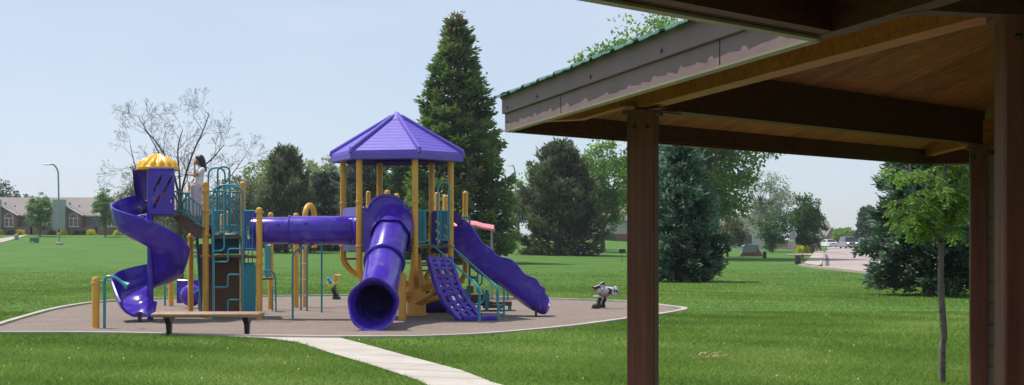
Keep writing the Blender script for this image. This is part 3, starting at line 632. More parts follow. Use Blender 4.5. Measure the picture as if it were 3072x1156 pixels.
# ceiling facets and metal roofs of the hexagonal bay
def facet(p, q, name='ceiling', z0=2.485, dz=0, m='ceilB'):
    apoth = 6.1*math.sqrt(3)/2; b = MB(); c = Vector((C1.x, C1.y, z0+apoth*SL))
    b.prism([p+UP*z0, q+UP*z0, c], UP*.03); return b.build(name, M[m], SH, 0)
for i in range(6): facet(H1[i], H1[(i+1) % 6])
def ribbed(p, q, L, inn, hip=True, over=.068, z0=2.623, sp=.36, name='metal_roof'):
    p = Vector(p); q = Vector(q); d = (q-p).normalized(); b = MB(); lo = []; hi = []; s = -.04; tot = (q-p).length
    pts = []
    while s <= tot+.04:
        for ds, h in ((0, 0), (.015, .015), (.06, .015), (.075, 0), (.20, .005), (.22, 0)): pts.append((s+ds, h))
        s += sp
    for s_, h in pts:
        s_ = min(s_, tot+.05); dd = min(max(s_, 0), max(tot-s_, 0))*math.tan(R(60)) if hip else L
        jj = .004*math.sin(s_*37)
        a_ = p+d*s_-inn*(over+jj)+UP*(z0-(over)*SL+h); c_ = p+d*s_+inn*dd+UP*(z0+dd*SL+h); lo.append(a_); hi.append(c_)
    b.grid([lo, hi]); b.grid([[x-UP*.004 for x in reversed(lo)], [x-UP*.004 for x in reversed(hi)]]); b.grid([lo, [x-UP*.007 for x in lo]]); return b.build(name, M['greenroof'], SH, 0)
dirs = [135, 195, 255, 315, 15, 75]
for i in range(6): ribbed(H1[i], H1[(i+1) % 6], 5.3, hd(dirs[i]))
# near bay over the camera
Wn = Q+hd(226)*6.1; near = [Q, Wn, Vector((-2.6, -5, 0)), Vector((3.2, -7.5, 0)), Vector((8.6, -4, 0)), H1[4], H1[5]]
cN = Vector((2.9, -1.2, 4.1)); b = MB()
for i in range(len(near)): a_, c_ = near[i], near[(i+1) % len(near)]; b.prism([a_+UP*2.60, c_+UP*2.60, cN], UP*.03)
b.build('ceiling', M['ceilB'], SH, 0)
b = MB()
for i in range(len(near)): a_, c_ = near[i], near[(i+1) % len(near)]; b.prism([a_+UP*2.66, c_+UP*2.66, cN+UP*.06], UP*.01)
b.build('metal_roof', M['greenroof'], SH, 0)
dN = hd(226)
fascia(Wn, Q, hd(136))
for i in (1, 2, 3, 4):
    a_, c_ = near[i], near[i+1]
    if i < 4: e_ = (c_-a_).normalized(); fascia(a_, c_, Vector((e_.y, -e_.x, 0))*(-1 if (cN-a_).dot(Vector((e_.y, -e_.x, 0))) < 0 else 1))
# dark inner boards behind the near fascia, valley beam and rafter tail
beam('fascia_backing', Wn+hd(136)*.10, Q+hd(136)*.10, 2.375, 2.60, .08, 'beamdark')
# posts
def sq_post(x, y, zt, w_=.19, rot=-15, name='post', brackets=True, m='post'):
    b = MB(); b.box((x, y, zt/2+.02), (w_, w_, zt-.04), R(rot), bev=.008); o = b.build(name, M[m], SH, 30)
    if brackets:
        for k in (-.045, .045):
            c = Vector((x, y, 0))+Matrix.Rotation(R(rot), 3, 'Z') @ Vector((k, -w_/2-.004, zt-.12)); b = MB(); b.ball(c, .014, 8); b.build('bolt', M['black'], o)
        b = MB(); b.box((x, y, zt-.02), (w_+.05, w_+.05, .035), R(rot)); b.box((x+.18, y+.14, zt-.008), (.24, .07, .008), R(45)); b.box((x+.06, y-.20, zt-.008), (.22, .07, .008), R(-75)); b.build('bracket', M['post'], o, 0)
    return o
p1 = Vector((.896, 9.35, 0)); p2 = Vector((4.385, 12.85, 0)); p3 = Vector((1.985, 5.29, 0))
sq_post(p1.x, p1.y, 2.48); sq_post(p2.x, p2.y, 2.48, .155, -15); sq_post(p3.x, p3.y, 2.49, .19, -8)
b = MB(); b.box((p3.x+.20, p3.y+.05, 1.25), (.19, .15, 2.46), R(-20), bev=.008); b.build('post', M['post'], SH, 30)
for x, y in ((-2.6, -.2), (-1.8, -4.6), (3, -6.4), (7.6, -3.4), (10.2, 6.8), (9.6, 11.2), (6.9, 2.9)): sq_post(x, y, 2.5)
beam('beam', p1, p2, 2.49, 2.80, .13, 'beamdark')
beam('beam', p1, p3, 2.49, 2.775, .13, 'beam')
beam('rafter_tail', Pc+hd(105)*.25, p1, 2.425, 2.60, .10, 'beam', zq0=2.54, zq1=2.80, haunch=(.42, 2.43))
beam('rafter_tail', Rc+hd(225)*.2+hd(105)*.1, p2+hd(60)*.0, 2.44, 2.58, .10, 'beam', zq0=2.50, zq1=2.80)
tip = Vector((1.268, 4.61, 0))+innA*.10
beam('rafter_tail', tip, p3, 2.37, 2.66, .11, 'beamdark', zq0=2.46, zq1=2.95, haunch=(.3, 2.395))
beam('hip_rafter', p1, Vector((C1.x, C1.y, 0)), 2.62, 2.82, .11, 'beam', zq0=4.05, zq1=4.25)
beam('hip_rafter', p3, Vector((3.4, 7.0, 0)), 2.6, 2.95, .11, 'beamdark', zq0=2.9, zq1=3.3)
# block wall between the far posts, with mortar joints
b = MB()
wp = p2+hd(105)*.06+Vector((0, .1, 0)); wd = hd(105)
for row in range(12):
    off = .2 if row % 2 else 0
    for k in range(11):
        x0 = max(0, k*.4-off); x1 = min(4.0, (k+1)*.4-off)
        if x1-x0 < .05: continue
        c = wp+wd*((x0+x1)/2)+UP*(row*.2+.1); b.box(tuple(c), (x1-x0-.012, .18, .188), R(-15), bev=.006)
c = wp+wd*2.0+UP*1.2; b.box(tuple(c), (3.98, .15, 2.38), R(-15)); b.build('block_wall', M['block'], SH, 30)
beam('beam', p2, p2+hd(105)*4.2, 2.45, 2.72, .14, 'beam')
# ================================================================ the play structure (one connected thing)
from mathutils.geometry import tessellate_polygon
PS = thing('play_structure', 'large purple, yellow and teal play structure with spiral slide, tunnel and hexagonal roof', 'play structure', (-3.6, 28, 0))
def part(mb, name, m, parent=None, sm=35, label=None):      # children keep world coordinates: shift by the thing's base
    o = mb.build(name, m, None, sm)
    par = parent or PS; o.parent = par
    base = Vector((0, 0, 0)); q = par
    while q is not None: base += q.location; q = q.parent
    o.data.transform(Matrix.Translation(-base))
    if label: o['label'] = label
    return o
def post(u, v0, Y, z0=0.0, v1=None, r=.062, collars=(), x=None, name='post', cap=True, mm='yellow', zt=None):
    X = (u-1536)/F*Y; zt = P(u, v0, Y).z if zt is None else zt; zb = z0 if v1 is None else P(u, v1, Y).z
    b = MB(); b.lathe([(r, zb), (r, zt-r*.7), (r*.93, zt-r*.35), (r*.7, zt-r*.1), (r*.35, zt), (.001, zt+.004)], (X, Y, 0), 16)
    if cap: b.lathe([(r, zt-r*1.0), (r+.006, zt-r*1.0), (r+.006, zt-r*1.25), (r, zt-r*1.25)], (X, Y, 0), 16)
    for v in collars:
        z = P(u, v, Y).z; b.lathe([(r, z+.022), (r+.012, z+.018), (r+.014, z), (r+.012, z-.018), (r, z-.022)], (X, Y, 0), 16)
        b.box((X+r+.018, Y-.01, z), (.03, .03, .03)); b.box((X-r-.018, Y-.01, z), (.03, .03, .03))
    return part(b, name, M[mm])
def slab_between(b, p, q, z0, z1, th, mi=0):
    p = Vector(p); q = Vector(q); d = q-p; b.box(((p.x+q.x)/2, (p.y+q.y)/2, (z0+z1)/2), (math.hypot(d.x, d.y), th, z1-z0), math.atan2(d.y, d.x), mi, bev=min(th*.3, .015))
def holed(b, o, ux, uy, outer, holes, th, nrm):
    o = Vector(o); ux = Vector(ux).normalized(); uy = Vector(uy).normalized(); nrm = Vector(nrm).normalized()*th
    loops = [outer]+holes; flat = [p for l in loops for p in l]
    tris = tessellate_polygon([[Vector((p[0], p[1], 0)) for p in l] for l in loops])
    W = [o+ux*p[0]+uy*p[1] for p in flat]; n = len(W); vs = W+[w_+nrm for w_ in W]; fs = []
    for t in tris:
        a, c, d = t
        if (W[c]-W[a]).cross(W[d]-W[a]).dot(nrm) > 0: c, d = d, c
        fs.append((a, c, d)); fs.append((a+n, d+n, c+n))
    k = 0
    for l in loops:
        m_ = len(l)
        for i in range(m_): fs.append((k+i, k+(i+1) % m_, k+(i+1) % m_+n, k+i+n))
        k += m_
    b.add(vs, fs)
def slot2d(cx, cy, L, W, ang, n=6):
    ps = []
    for s, a0 in ((1, -90), (-1, 90)):
        for i in range(n+1): a = R(a0+180*i/n); ps.append((s*(L/2-W/2)+W/2*math.cos(a), W/2*math.sin(a)))
    ca, sa = math.cos(R(ang)), math.sin(R(ang)); return [(cx+x*ca-y*sa, cy+x*sa+y*ca) for x, y in ps]

# ---- hexagonal tower
TC = Vector((-2.363, 28.0, 0)); HA = [-6.4+60*i for i in range(6)]; TR = 1.12; DZ = 1.48
hexp = lambda i, r=TR: TC+Vector((math.cos(R(HA[i % 6]))*r, math.sin(R(HA[i % 6]))*r, 0))   # 0 right, 1 rear right, 2 rear left, 3 left, 4 front left, 5 front right
drum = Vector((-1.99, 28.4, 0))
for i in range(6):
    p = hexp(i); b = MB(); low = {0: 1.15, 1: 1.2, 2: 1.2, 3: 1.28, 4: 1.05, 5: 1.25}[i]
    into = (drum-p); into.z = 0; dlen = into.length; into.normalize()
    path = rounded([(p.x, p.y, 3.22), (p.x, p.y, low-.22), tuple(p+into*min(.42, dlen*.5)+Vector((0, 0, low-.48))), tuple(p+into*(dlen-.12)+Vector((0, 0, low-.62)))], .24, 7)
    b.tube(path, .062, 14)
    for z in (2.34, DZ-.02): b.lathe([(.062, z+.022), (.076, z+.015), (.076, z-.015), (.062, z-.022)], (p.x, p.y, 0), 16)
    part(b, 'column', M['yellow'])
b = MB(); b.lathe([(.20, 0), (.20, .62), (.17, .78), (.13, .95), (.10, 1.3), (.001, 1.3)], tuple(drum), 20); b.lathe([(.21, .02), (.235, .02), (.235, .06), (.21, .07)], tuple(drum), 20)
part(b, 'trunk_base', M['yellow'])
b = MB(); q = P(1207, 900, 27.0); b.lathe([(.08, 0), (.08, .86), (.05, .93), (.001, .95)], (q.x, q.y, 0), 14); part(b, 'post', M['yellow'])
for pts in ([(1250, 905, 28.2), (1275, 893, 27.9), (1298, 878, 27.7), (1306, 850, 27.7)], [(1245, 915, 28.3), (1290, 900, 28.2), (1330, 888, 28.2), (1362, 872, 28.4), (1372, 845, 28.5)], [(1240, 905, 28.3), (1215, 893, 28.3), (1200, 880, 28.5)], [(1262, 850, 28.4), (1290, 846, 28.6), (1316, 842, 29.0)]):
    b = MB(); path = spline([P(*p) for p in pts], 5); n = len(path); b.tube(path, [.065-.02*i/n for i in range(n)], 12); b.ball(path[-1], .045, 10); part(b, 'climbing_limb', M['yellow'])
b = MB(); b.prism([hexp(i, TR-.03)+Vector((0, 0, DZ-.06)) for i in range(6)], (0, 0, .06)); part(b, 'deck', M['deck'], sm=0)
# roof: six shingled panels between hip ribs, with a rim and a top cap
RO = thing('roof', None, None, (TC.x-PS.location.x, TC.y-PS.location.y, 3.17)); RO.parent = PS; RR = 1.372; RH = 1.04
ez = .17
def hx(i, r, z): return Vector((math.cos(R(HA[i % 6]))*r, math.sin(R(HA[i % 6]))*r, z))
for i in range(6):
    b = MB(); nr = 11; rows = []
    for k in range(nr):
        t0, t1 = k/nr, (k+1)/nr; r0 = RR*(1-t0)+.14*t0; r1 = RR*(1-t1)+.14*t1; z0 = ez+(RH-ez-.13)*t0; z1 = ez+(RH-ez-.13)*t1
        lip = .007; rows.append([hx(i, r0, z0+lip), hx(i+1, r0, z0+lip)]); rows.append([hx(i, r1, z1+.002), hx(i+1, r1, z1+.002)])
    b.grid(rows); b.grid([[hx(i, RR-.05, 0), hx(i+1, RR-.05, 0)], [hx(i, RR+.01, .02), hx(i+1, RR+.01, .02)], [hx(i, RR+.012, .12), hx(i+1, RR+.012, .12)], [hx(i, RR, ez+.007), hx(i+1, RR, ez+.022)]])
    o = b.build('roof_panel', M['roofpurple'], RO, 0)
    b = MB(); b.tube([hx(i, RR+.005, .13), hx(i, RR-.01, ez+.035), hx(i, .10, RH-.09)], [.045, .05, .04], 8); b.build('hip_rib', M['roofpurple'], RO)
b = MB(); b.grid([[hx(i, r, z) for i in range(6)] for r, z in ((.20, RH-.22), (.215, RH-.16), (.02, RH+.0), (.002, RH+.01))], closed=True); b.build('top_cap', M['roofpurple'], RO, 20)
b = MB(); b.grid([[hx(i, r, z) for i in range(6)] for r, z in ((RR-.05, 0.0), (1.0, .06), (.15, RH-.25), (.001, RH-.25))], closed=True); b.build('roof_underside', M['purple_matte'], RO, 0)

def chute_tube(name, path, r, rin=None, flanges=(), parent=None, m='purple', n=28, frill=None, holes=()):
    b = MB(); path = spline(path, 5); b.tube(path, r, n, caps=False)
    ri = [x-.02 for x in r] if isinstance(r, list) else r-.02
    b2 = MB(); b2.tube(path, ri, n, caps=False); b.add(b2.v, [tuple(reversed(f)) for f in b2.f])
    o = part(b, name, M[m], parent)
    return o, path
# tube slide at the front
zf = lambda Y, z, u: Vector(((u-1536)/F*Y, Y, z))
TS = thing('tube_slide', None, None, tuple(zf(24.0, 0, 1122)-PS.location)); TS.parent = PS
ctl = [zf(27.35, 1.83, 1182), zf(26.95, 1.80, 1179), zf(26.5, 1.56, 1168), zf(26.0, 1.17, 1153), zf(25.35, .80, 1142), zf(24.7, .56, 1132), zf(24.15, .47, 1124)]
_, tp = chute_tube('upper_section', ctl[:4], .345, parent=TS); _, tq = chute_tube('lower_section', ctl[3:], .345, parent=TS)
def ring_at(name, c, d, R0, r0, parent, m='purple', squash=0, wav=0):
    d = Vector(d).normalized(); a = d.orthogonal().normalized(); a = Vector((0, 0, 1))-d*d.z; a.normalize(); bb = d.cross(a); n = 44
    pts = [Vector(c)+a*math.cos(2*math.pi*i/n)*R0+bb*math.sin(2*math.pi*i/n)*R0+d*(wav*math.cos(2*math.pi*i/n*3)) for i in range(n)]
    b = MB(); b.tube(pts, r0, 10, closed=True); return part(b, name, M[m], parent)
ring_at('flange', ctl[3], ctl[4]-ctl[3], .365, .04, TS)
# hood at the head of the tube
b = MB(); d = (ctl[2]-ctl[1]).normalized(); a = Vector((0, 0, 1))-d*d.z; a.normalize(); bb = d.cross(a); rows = []
for k, (t, rr) in enumerate([(-.32, .43), (-.05, .42), (.2, .405), (.34, .40)]):
    c = ctl[1]+d*t; rows.append([c+a*math.cos(2*math.pi*i/40)*rr+bb*math.sin(2*math.pi*i/40)*rr+d*(.045*math.cos(2*math.pi*i/40*6) if k == 3 else 0) for i in range(40)])
b.grid(rows, closed=True); part(b, 'hood', M['purple'], TS)
# flared mouth with a scalloped rim and a long lower lip
c0 = ctl[-1]; d = (ctl[-1]-ctl[-2]).normalized(); d = Vector((d.x, d.y, d.z*.3)).normalized(); a = Vector((0, 0, 1)); bb = d.cross(a).normalized(); rows = []; N_ = 64
def mouth_row(t, rr, low, wob):
    row = []
    for i in range(N_):
        th = 2*math.pi*i/N_; ca = math.cos(th); dn = max(0, -ca); w_ = 1+wob*(math.cos(th*5)*.6+math.cos(th*2)*.5)
        fwd = t+low*smooth01((dn+.35)/1.0)+wob*1.2*math.cos(th*6)*.15
        row.append(c0+a*(math.cos(th)*rr*w_*(1.0 if ca > 0 else .97)+.0)+bb*math.sin(th)*rr*w_+d*fwd)
    return row
prof = [(-.15, .345, 0, 0), (.03, .355, .0, 0), (.10, .40, .06, .01), (.14, .445, .16, .03), (.17, .462, .23, .05), (.20, .455, .25, .05), (.20, .43, .24, .045), (.15, .39, .17, .03), (.06, .335, .05, 0), (-.15, .325, 0, 0)]
for p_ in prof: rows.append(mouth_row(*p_))
b = MB(); b.grid(rows, closed=True); part(b, 'mouth', M['purple'], TS, 60)
# panel the tube starts from, arched on top
def edge_frame(i, j, inset=.09): p, q = hexp(i), hexp(j); e = (q-p).normalized(); return p+e*inset, q-e*inset, e
p, q, e = edge_frame(4, 5); nrm = Vector((e.y, -e.x, 0)); L = (q-p).length; top = .84
arcp = [(L/2+.36*math.cos(R(t)), top-.04+.30*math.sin(R(t))) for t in range(8, 180, 12)]
b = MB(); holed(b, p+Vector((0, 0, DZ-.12)), e, (0, 0, 1), [(0, 0), (L, 0), (L, top)]+arcp+[(0, top)], [], .04, nrm); part(b, 'slide_panel', M['purple'])
b = MB(); b.tube([p+Vector((0, 0, DZ-.12+.84))+e*x+Vector((0, 0, 0))+nrm*.05 for x in (L-.0, L-.12)], .01, 6); pts = [p+Vector((0, 0, DZ-.12+y))+e*x+nrm*.03 for x, y in [(L, top)]+arcp+[(0, top)]]; b.tube(pts, .035, 8); part(b, 'panel_rim', M['purple'])
# ---- tunnel between the two towers
TN = thing('crawl_tunnel', None, None, (-5.4-PS.location.x, -.5, 1.4)); TN.parent = PS
tz = 1.775; t0 = P(764, 0, 27.45); t1 = P(870, 0, 27.35); t2 = P(1062, 0, 27.55)
mk = lambda p, z=tz: Vector((p.x, p.y, z))
def tunnel_piece(name, pts, r, holes):
    b = MB(); path = spline(pts, 6); n = 32; b.tube(path, r, n, caps=False); b2 = MB(); b2.tube(path, r-.018, n, caps=False); b.add(b2.v, [tuple(reversed(f)) for f in b2.f])
    o = part(b, name, M['purple'], TN)
    for (k, ang, rr) in holes:
        hb = MB()
        c = path[k]; t = (path[k+1]-path[k-1]).normalized(); up = Vector((0, 0, 1)); sd_ = t.cross(up); out = sd_*math.cos(R(ang))+up*math.sin(R(ang)); u2 = t; v2 = out.cross(t)
        hb.grid([[c+out*(r+.004-dd)+u2*math.cos(2*math.pi*i/16)*q_+v2*math.sin(2*math.pi*i/16)*q_*.95 for i in range(16)] for q_, dd in ((rr+.012, .002), (rr+.008, -.006), (rr, 0), (rr*.97, .03), (.001, .03))], closed=True)
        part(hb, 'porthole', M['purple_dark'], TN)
tunnel_piece('tunnel_section', [mk(t0), mk(P(815, 0, 27.38)), mk(t1)], .268, [(9, 20, .03), (3, -35, .03)])
tunnel_piece('tunnel_section', [mk(t1), mk(P(950, 0, 27.33)), mk(P(1010, 0, 27.4)), mk(t2)], .288, [(4, 22, .036), (8, -40, .04), (14, 22, .03), (16, -25, .035), (5, -75, .03)])
ring_at('flange', mk(t1), Vector((1, 0, 0)), .288, .022, TN)
b = MB(); b.lathe([(.31, 0), (.40, .0), (.42, .03), (.36, .05), (.30, .12)], (0, 0, 0), 24, 0, Matrix.Rotation(R(-90), 4, 'Y')); b.v = [tuple(Vector(v)+mk(t2)+Vector((.10, 0, 0))) for v in b.v]; part(b, 'end_collar', M['purple'], TN)
p, q, e = edge_frame(3, 4); L = (q-p).length; nrm = Vector((e.y, -e.x, 0))
b = MB(); holed(b, p+Vector((0, 0, DZ-.12)), e, (0, 0, 1), [(0, 0), (L, 0), (L, .88), (L*.3, .88), (0, .85)], [], .04, nrm); part(b, 'tunnel_panel', M['purple'])
b = MB(); pp = mk(P(905, 0, 27.3)); b.tube(rounded([P(878, 957, 27.35)*1.0, P(878, 760, 27.35), P(905, 744, 27.35)], .13, 6), .021, 8); b.box(P(905, 744, 27.35), (.10, .1, .06)); part(b, 'tunnel_leg', M['teal'])
for u, v0, v1, Y in ((921, 740, 935, 30.2), (965, 735, 940, 29.6), (903, 740, 930, 30.6)):
    b = MB(); q = P(u, v0, Y); b.tube([(q.x, q.y, 0), q], .02, 8); part(b, 'support_pipe', M['teal'])
b = MB()
for z in (.35, .7, 1.05, 1.4): a_, c_ = P(903, 0, 30.6), P(921, 0, 30.2); b.tube([(a_.x, a_.y, z), (c_.x, c_.y, z)], .014, 6)
part(b, 'ladder_rungs', M['teal'])

# ---- gate side and net climber, front right
p, q, e = edge_frame(5, 0); L = (q-p).length
def bars(b, p, q, z0, z1, n, r=.011, rr=.017, bottom=True):
    p = Vector(p); q = Vector(q); up = Vector((0, 0, 1))
    b.tube([p+up*z1, q+up*z1], rr, 8)
    if bottom: b.tube([p+up*z0, q+up*z0], rr, 8)
    for i in range(n): t = (i+.5)/n; c = p.lerp(q, t); b.tube([c+up*z0, c+up*z1], r, 6, caps=False)
b = MB(); bars(b, p, p+e*.22, DZ+.06, 2.17, 5); b.tube([p+e*.22+Vector((0, 0, DZ+.06)), p+e*.22+Vector((0, 0, 2.17))], .017, 8); part(b, 'guard_rail', M['teal'])
b = MB(); bars(b, q-e*.24, q, DZ+.10, 2.17, 5); b.tube([q-e*.24+Vector((0, 0, DZ+.1)), q-e*.24+Vector((0, 0, 2.17))], .017, 8); part(b, 'guard_rail', M['teal'])
b = MB(); w0, w1 = P(1315, 735, 27.35), P(1348, 735, 27.6)
arch = [Vector((w0.x, w0.y, DZ+.06)), Vector((w0.x, w0.y, 2.6))]; mid = (w0+w1)/2
p0, p1 = P(1314, 0, 27.3), P(1347, 0, 27.5); rad = (p1-p0).length/2; ux = (p1-p0).normalized(); cc = (p0+p1)/2
b.tube([Vector((p0.x, p0.y, DZ))]+[Vector((cc.x, cc.y, 2.60))+ux*rad*math.cos(R(t))+Vector((0, 0, rad*1.0*math.sin(R(t)))) for t in range(180, -1, -15)]+[Vector((p1.x, p1.y, DZ+.1))], .019, 8); part(b, 'hoop_handle', M['teal'])
# net climber: purple grid on a wavy plane
lf = spline([P(1284, 770, 27.15), P(1296, 812, 27.05), P(1314, 868, 26.95), P(1346, 926, 26.8), P(1386, 962, 26.6)], 6)
rt = spline([P(1348, 773, 27.65), P(1362, 814, 27.5), P(1378, 862, 27.3), P(1402, 902, 27.1), P(1440, 950, 26.75)], 6)
NC = thing('net_climber', None, None, (-1.3-PS.location.x, -1, 0)); NC.parent = PS
n = len(lf)
for k in range(4):
    b = MB(); t = k/3; path = [lf[i].lerp(rt[i], t)+Vector((0, 0, .012*math.sin(i*1.9))) for i in range(n)]
    rows = []
    for i, c in enumerate(path):
        wd = (rt[i]-lf[i]).normalized(); tt = (path[min(i+1, n-1)]-path[max(i-1, 0)]).normalized(); nn = wd.cross(tt).normalized(); ww = .034 if 0 < k < 3 else .042; hh = .03 if 0 < k < 3 else .045
        rows.append([c+wd*ww+nn*hh, c-wd*ww+nn*hh, c-wd*ww-nn*hh, c+wd*ww-nn*hh])
    b.grid(rows, closed=True); part(b, 'climber_rail', M['purple'], NC, 30)
b = MB()
for j in range(11):
    i = min(n-1, int(round((j+.4)/10.6*(n-1)))); a_, c_ = lf[i], rt[i]; tt = (lf[min(i+1, n-1)]-lf[max(i-1, 0)]).normalized(); wd = (c_-a_).normalized(); nn = wd.cross(tt).normalized()
    b.add([a_+tt*s1*.036+nn*s2*.028 for s1, s2 in ((1, 1), (-1, 1), (-1, -1), (1, -1))]+[c_+tt*s1*.036+nn*s2*.028 for s1, s2 in ((1, 1), (-1, 1), (-1, -1), (1, -1))], [(0, 1, 5, 4), (1, 2, 6, 5), (2, 3, 7, 6), (3, 0, 4, 7), (0, 3, 2, 1), (4, 5, 6, 7)])
part(b, 'climber_rungs', M['purple'], NC)
b = MB(); f0 = P(1388, 965, 26.55); f1 = P(1492, 964, 26.75); b.box(((f0.x+f1.x)/2, (f0.y+f1.y)/2, .06), ((f1-f0).length, .12, .11), math.atan2(f1.y-f0.y, f1.x-f0.x), bev=.02)
g1 = lf[-1]; b.box(((f0.x+rt[-1].x)/2+.1, (f0.y+rt[-1].y)/2+.2, .05), (.5, .3, .07), .1, bev=.02)
part(b, 'climber_foot', M['purple'], NC)
b = MB(); b.tube([P(1346, 918, 26.72), P(1366, 948, 26.62), P(1386, 966, 26.5)], .032, 10); part(b, 'side_strip', M['purple'], NC)
for (pts) in ([(1278, 736, 27.35), (1301, 737, 27.3), (1439, 863, 25.95), (1440, 972, 25.9)], [(1330, 736, 27.75), (1352, 737, 27.7), (1494, 863, 26.35), (1496, 966, 26.35)]):
    b = MB(); path = [P(*x_) for x_ in pts]; path[-1] = Vector((path[-2].x, path[-2].y, 0)); b.tube(rounded(path, .1, 5), .02, 8); part(b, 'handrail', M['teal'])
b = MB(); q = P(1512, 866, 27.4); b.tube([(q.x, q.y, 0), q], .02, 8); part(b, 'support_pipe', M['teal'])

# ---- rear deck, wavy slide, transfer steps
for u, v, Y, z0, cs in ((1312, 577, 29.6, 0, (640,)), (1336, 586, 30.6, 0, ()), (1396, 576, 29.2, .72, (640, 760)), (1105, 574, 29.6, 0, (640,)), (1162, 571, 30.6, 0, ()), (1190, 581, 31.2, 0, ())):
    if u == 1396:
        q = P(u, v, Y); b = MB(); b.tube(rounded([(q.x, q.y, q.z-.03), (q.x, q.y, .78), (q.x-.30, q.y, .52)], .18, 6), .058, 14); b.ball((q.x, q.y, q.z-.04), .058, 14); part(b, 'post', M['yellow'])
    else: post(u, v, Y, z0, r=.058 if u != 1105 else .05, collars=cs, cap=False)
b = MB(); b.prism([(-1.75, 28.4, DZ-.06), (-.85, 28.35, DZ-.06), (-.8, 29.6, DZ-.06), (-1.75, 30.0, DZ-.06), (-2.6, 30.4, DZ-.06), (-3.1, 29.3, DZ-.06)], (0, 0, .06)); part(b, 'deck', M['deck'], sm=0)
b = MB(); s_ = 28.45/F
def px(u, v): return ((u-1292)*s_, (770-v)*s_)
outer_ = [px(*x_) for x_ in [(1294, 760), (1294, 642), (1300, 633), (1350, 633), (1366, 636), (1383, 650), (1392, 680), (1403, 722), (1412, 745), (1395, 770), (1366, 762)]]
hs = []
for (u, v) in [(1316, 670), (1316, 697), (1316, 722), (1366, 675), (1370, 702), (1374, 735), (1340, 682), (1340, 712)]:
    c = px(u, v); hs.append(slot2d(c[0], c[1], .16, .05, -42))
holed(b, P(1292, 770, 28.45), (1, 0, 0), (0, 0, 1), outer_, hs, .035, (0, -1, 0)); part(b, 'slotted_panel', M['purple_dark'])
# wavy slide: deep trough running down to the right, slightly away from the deck's front line
top_c = [(1352, 716), (1396, 752), (1440, 795), (1480, 818), (1520, 842), (1560, 876), (1595, 902), (1624, 917), (1646, 921)]
cl_ = spline([P(u, v, 28.62-.0016*(u-1352)) for u, v in top_c], 5); rows = []; n = len(cl_)
for i, c in enumerate(cl_):
    t = (cl_[min(i+1, n-1)]-cl_[max(i-1, 0)]).normalized(); sd_ = Vector((-t.y, t.x, 0)).normalized(); up = t.cross(sd_)*-1; up = up if up.z > 0 else -up
    f = i/(n-1); wv = 1+.10*math.sin(i*.75); h1 = .34*wv*(1-.1*f)*(1-.45*max(0, (f-.8)/.2))+.10*max(0, 1-f*4); hw = .27*(1+.05*math.sin(i*.75+1)); rl = .34  # roll shows the bed towards the front
    q = Matrix.Rotation(-rl*(.5+.5*f), 3, t); row = []
    prof_ = [(-hw-.03, h1-.01), (-hw-.045, h1+.02), (-hw-.02, h1+.035), (-hw+.01, h1), (-hw+.03, .10), (-hw+.12, .0), (-.06, -.02), (0, .03), (.06, -.02), (hw-.12, .0), (hw-.03, .10), (hw-.01, h1), (hw+.02, h1+.035), (hw+.045, h1+.02), (hw+.03, h1-.01), (hw+.02, .04), (hw-.07, -.13), (0, -.17), (-hw+.07, -.13), (-hw-.02, .04)]
    k_ = 1-.5*max(0, (f-.90)/.10)**2
    for x_, y_ in prof_: row.append(c+q @ (sd_*x_*k_+up*((y_-.05)*k_+.05)))
    rows.append(row)
b = MB(); b.grid(rows, closed=True)
e_ = rows[-1]; b.f.append(tuple(len(b.v)-20+i for i in range(20))); b.m.append(0)
part(b, 'wave_slide', M['purple'], sm=50)
b = MB(); q = P(1608, 945, 27.9); b.box((q.x, q.y, .13), (.05, .05, .26)); b.box((q.x, q.y, .01), (.14, .14, .02)); part(b, 'slide_foot', M['black'])
# teal rails and transfer steps behind the wave slide
b = MB(); b.tube(rounded([P(1385, 652, 29.0), P(1409, 650, 29.0), P(1409, 745, 29.0)], .13, 6), .022, 8); b.tube([P(1409, 735, 29.0), P(1409, 890, 29.0)], .022, 8); part(b, 'handrail', M['teal'])
b = MB(); bars(b, (P(1366, 0, 29.4)), (P(1388, 0, 29.4)), P(0, 828, 29.4).z, P(0, 785, 29.4).z, 4); part(b, 'guard_rail', M['teal'])
for (x0, x1, v0, v1, Y, dp) in ((1282, 1392, 838, 850, 29.6, .5), (1388, 1468, 882, 912, 30.0, .35), (1400, 1420, 858, 882, 30.3, .35), (1442, 1536, 905, 918, 30.2, .6), (1250, 1290, 776, 782, 29.6, .3), (1236, 1290, 795, 799, 29.8, .3), (1232, 1290, 810, 815, 30.0, .3), (1020, 1082, 772, 780, 30.2, .3)):
    b = MB(); a_, c_ = P(x0, v0, Y), P(x1, v1, Y); b.box(((a_.x+c_.x)/2, Y+dp/2, (a_.z+c_.z)/2), (abs(c_.x-a_.x), dp, abs(a_.z-c_.z)), bev=.012); part(b, 'step', M['deck'])
b = MB(); a_ = P(1448, 916, 29.95); c_ = P(1512, 925, 29.95); b.box(((a_.x+c_.x)/2, 30.3, (a_.z+c_.z)/2), (abs(c_.x-a_.x), .5, .08)); part(b, 'transfer_step', M['deck'])
for u, v0, v1, Y in ((1437, 900, 935, 30.0), (1499, 916, 936, 30.0), (1529, 918, 936, 30.2), (1396, 868, 925, 29.8), (1460, 870, 930, 30.0)):
    b = MB(); q = P(u, v0, Y); b.box((q.x, q.y, q.z/2), (.08, .06, q.z)); part(b, 'step_leg', M['teal'])
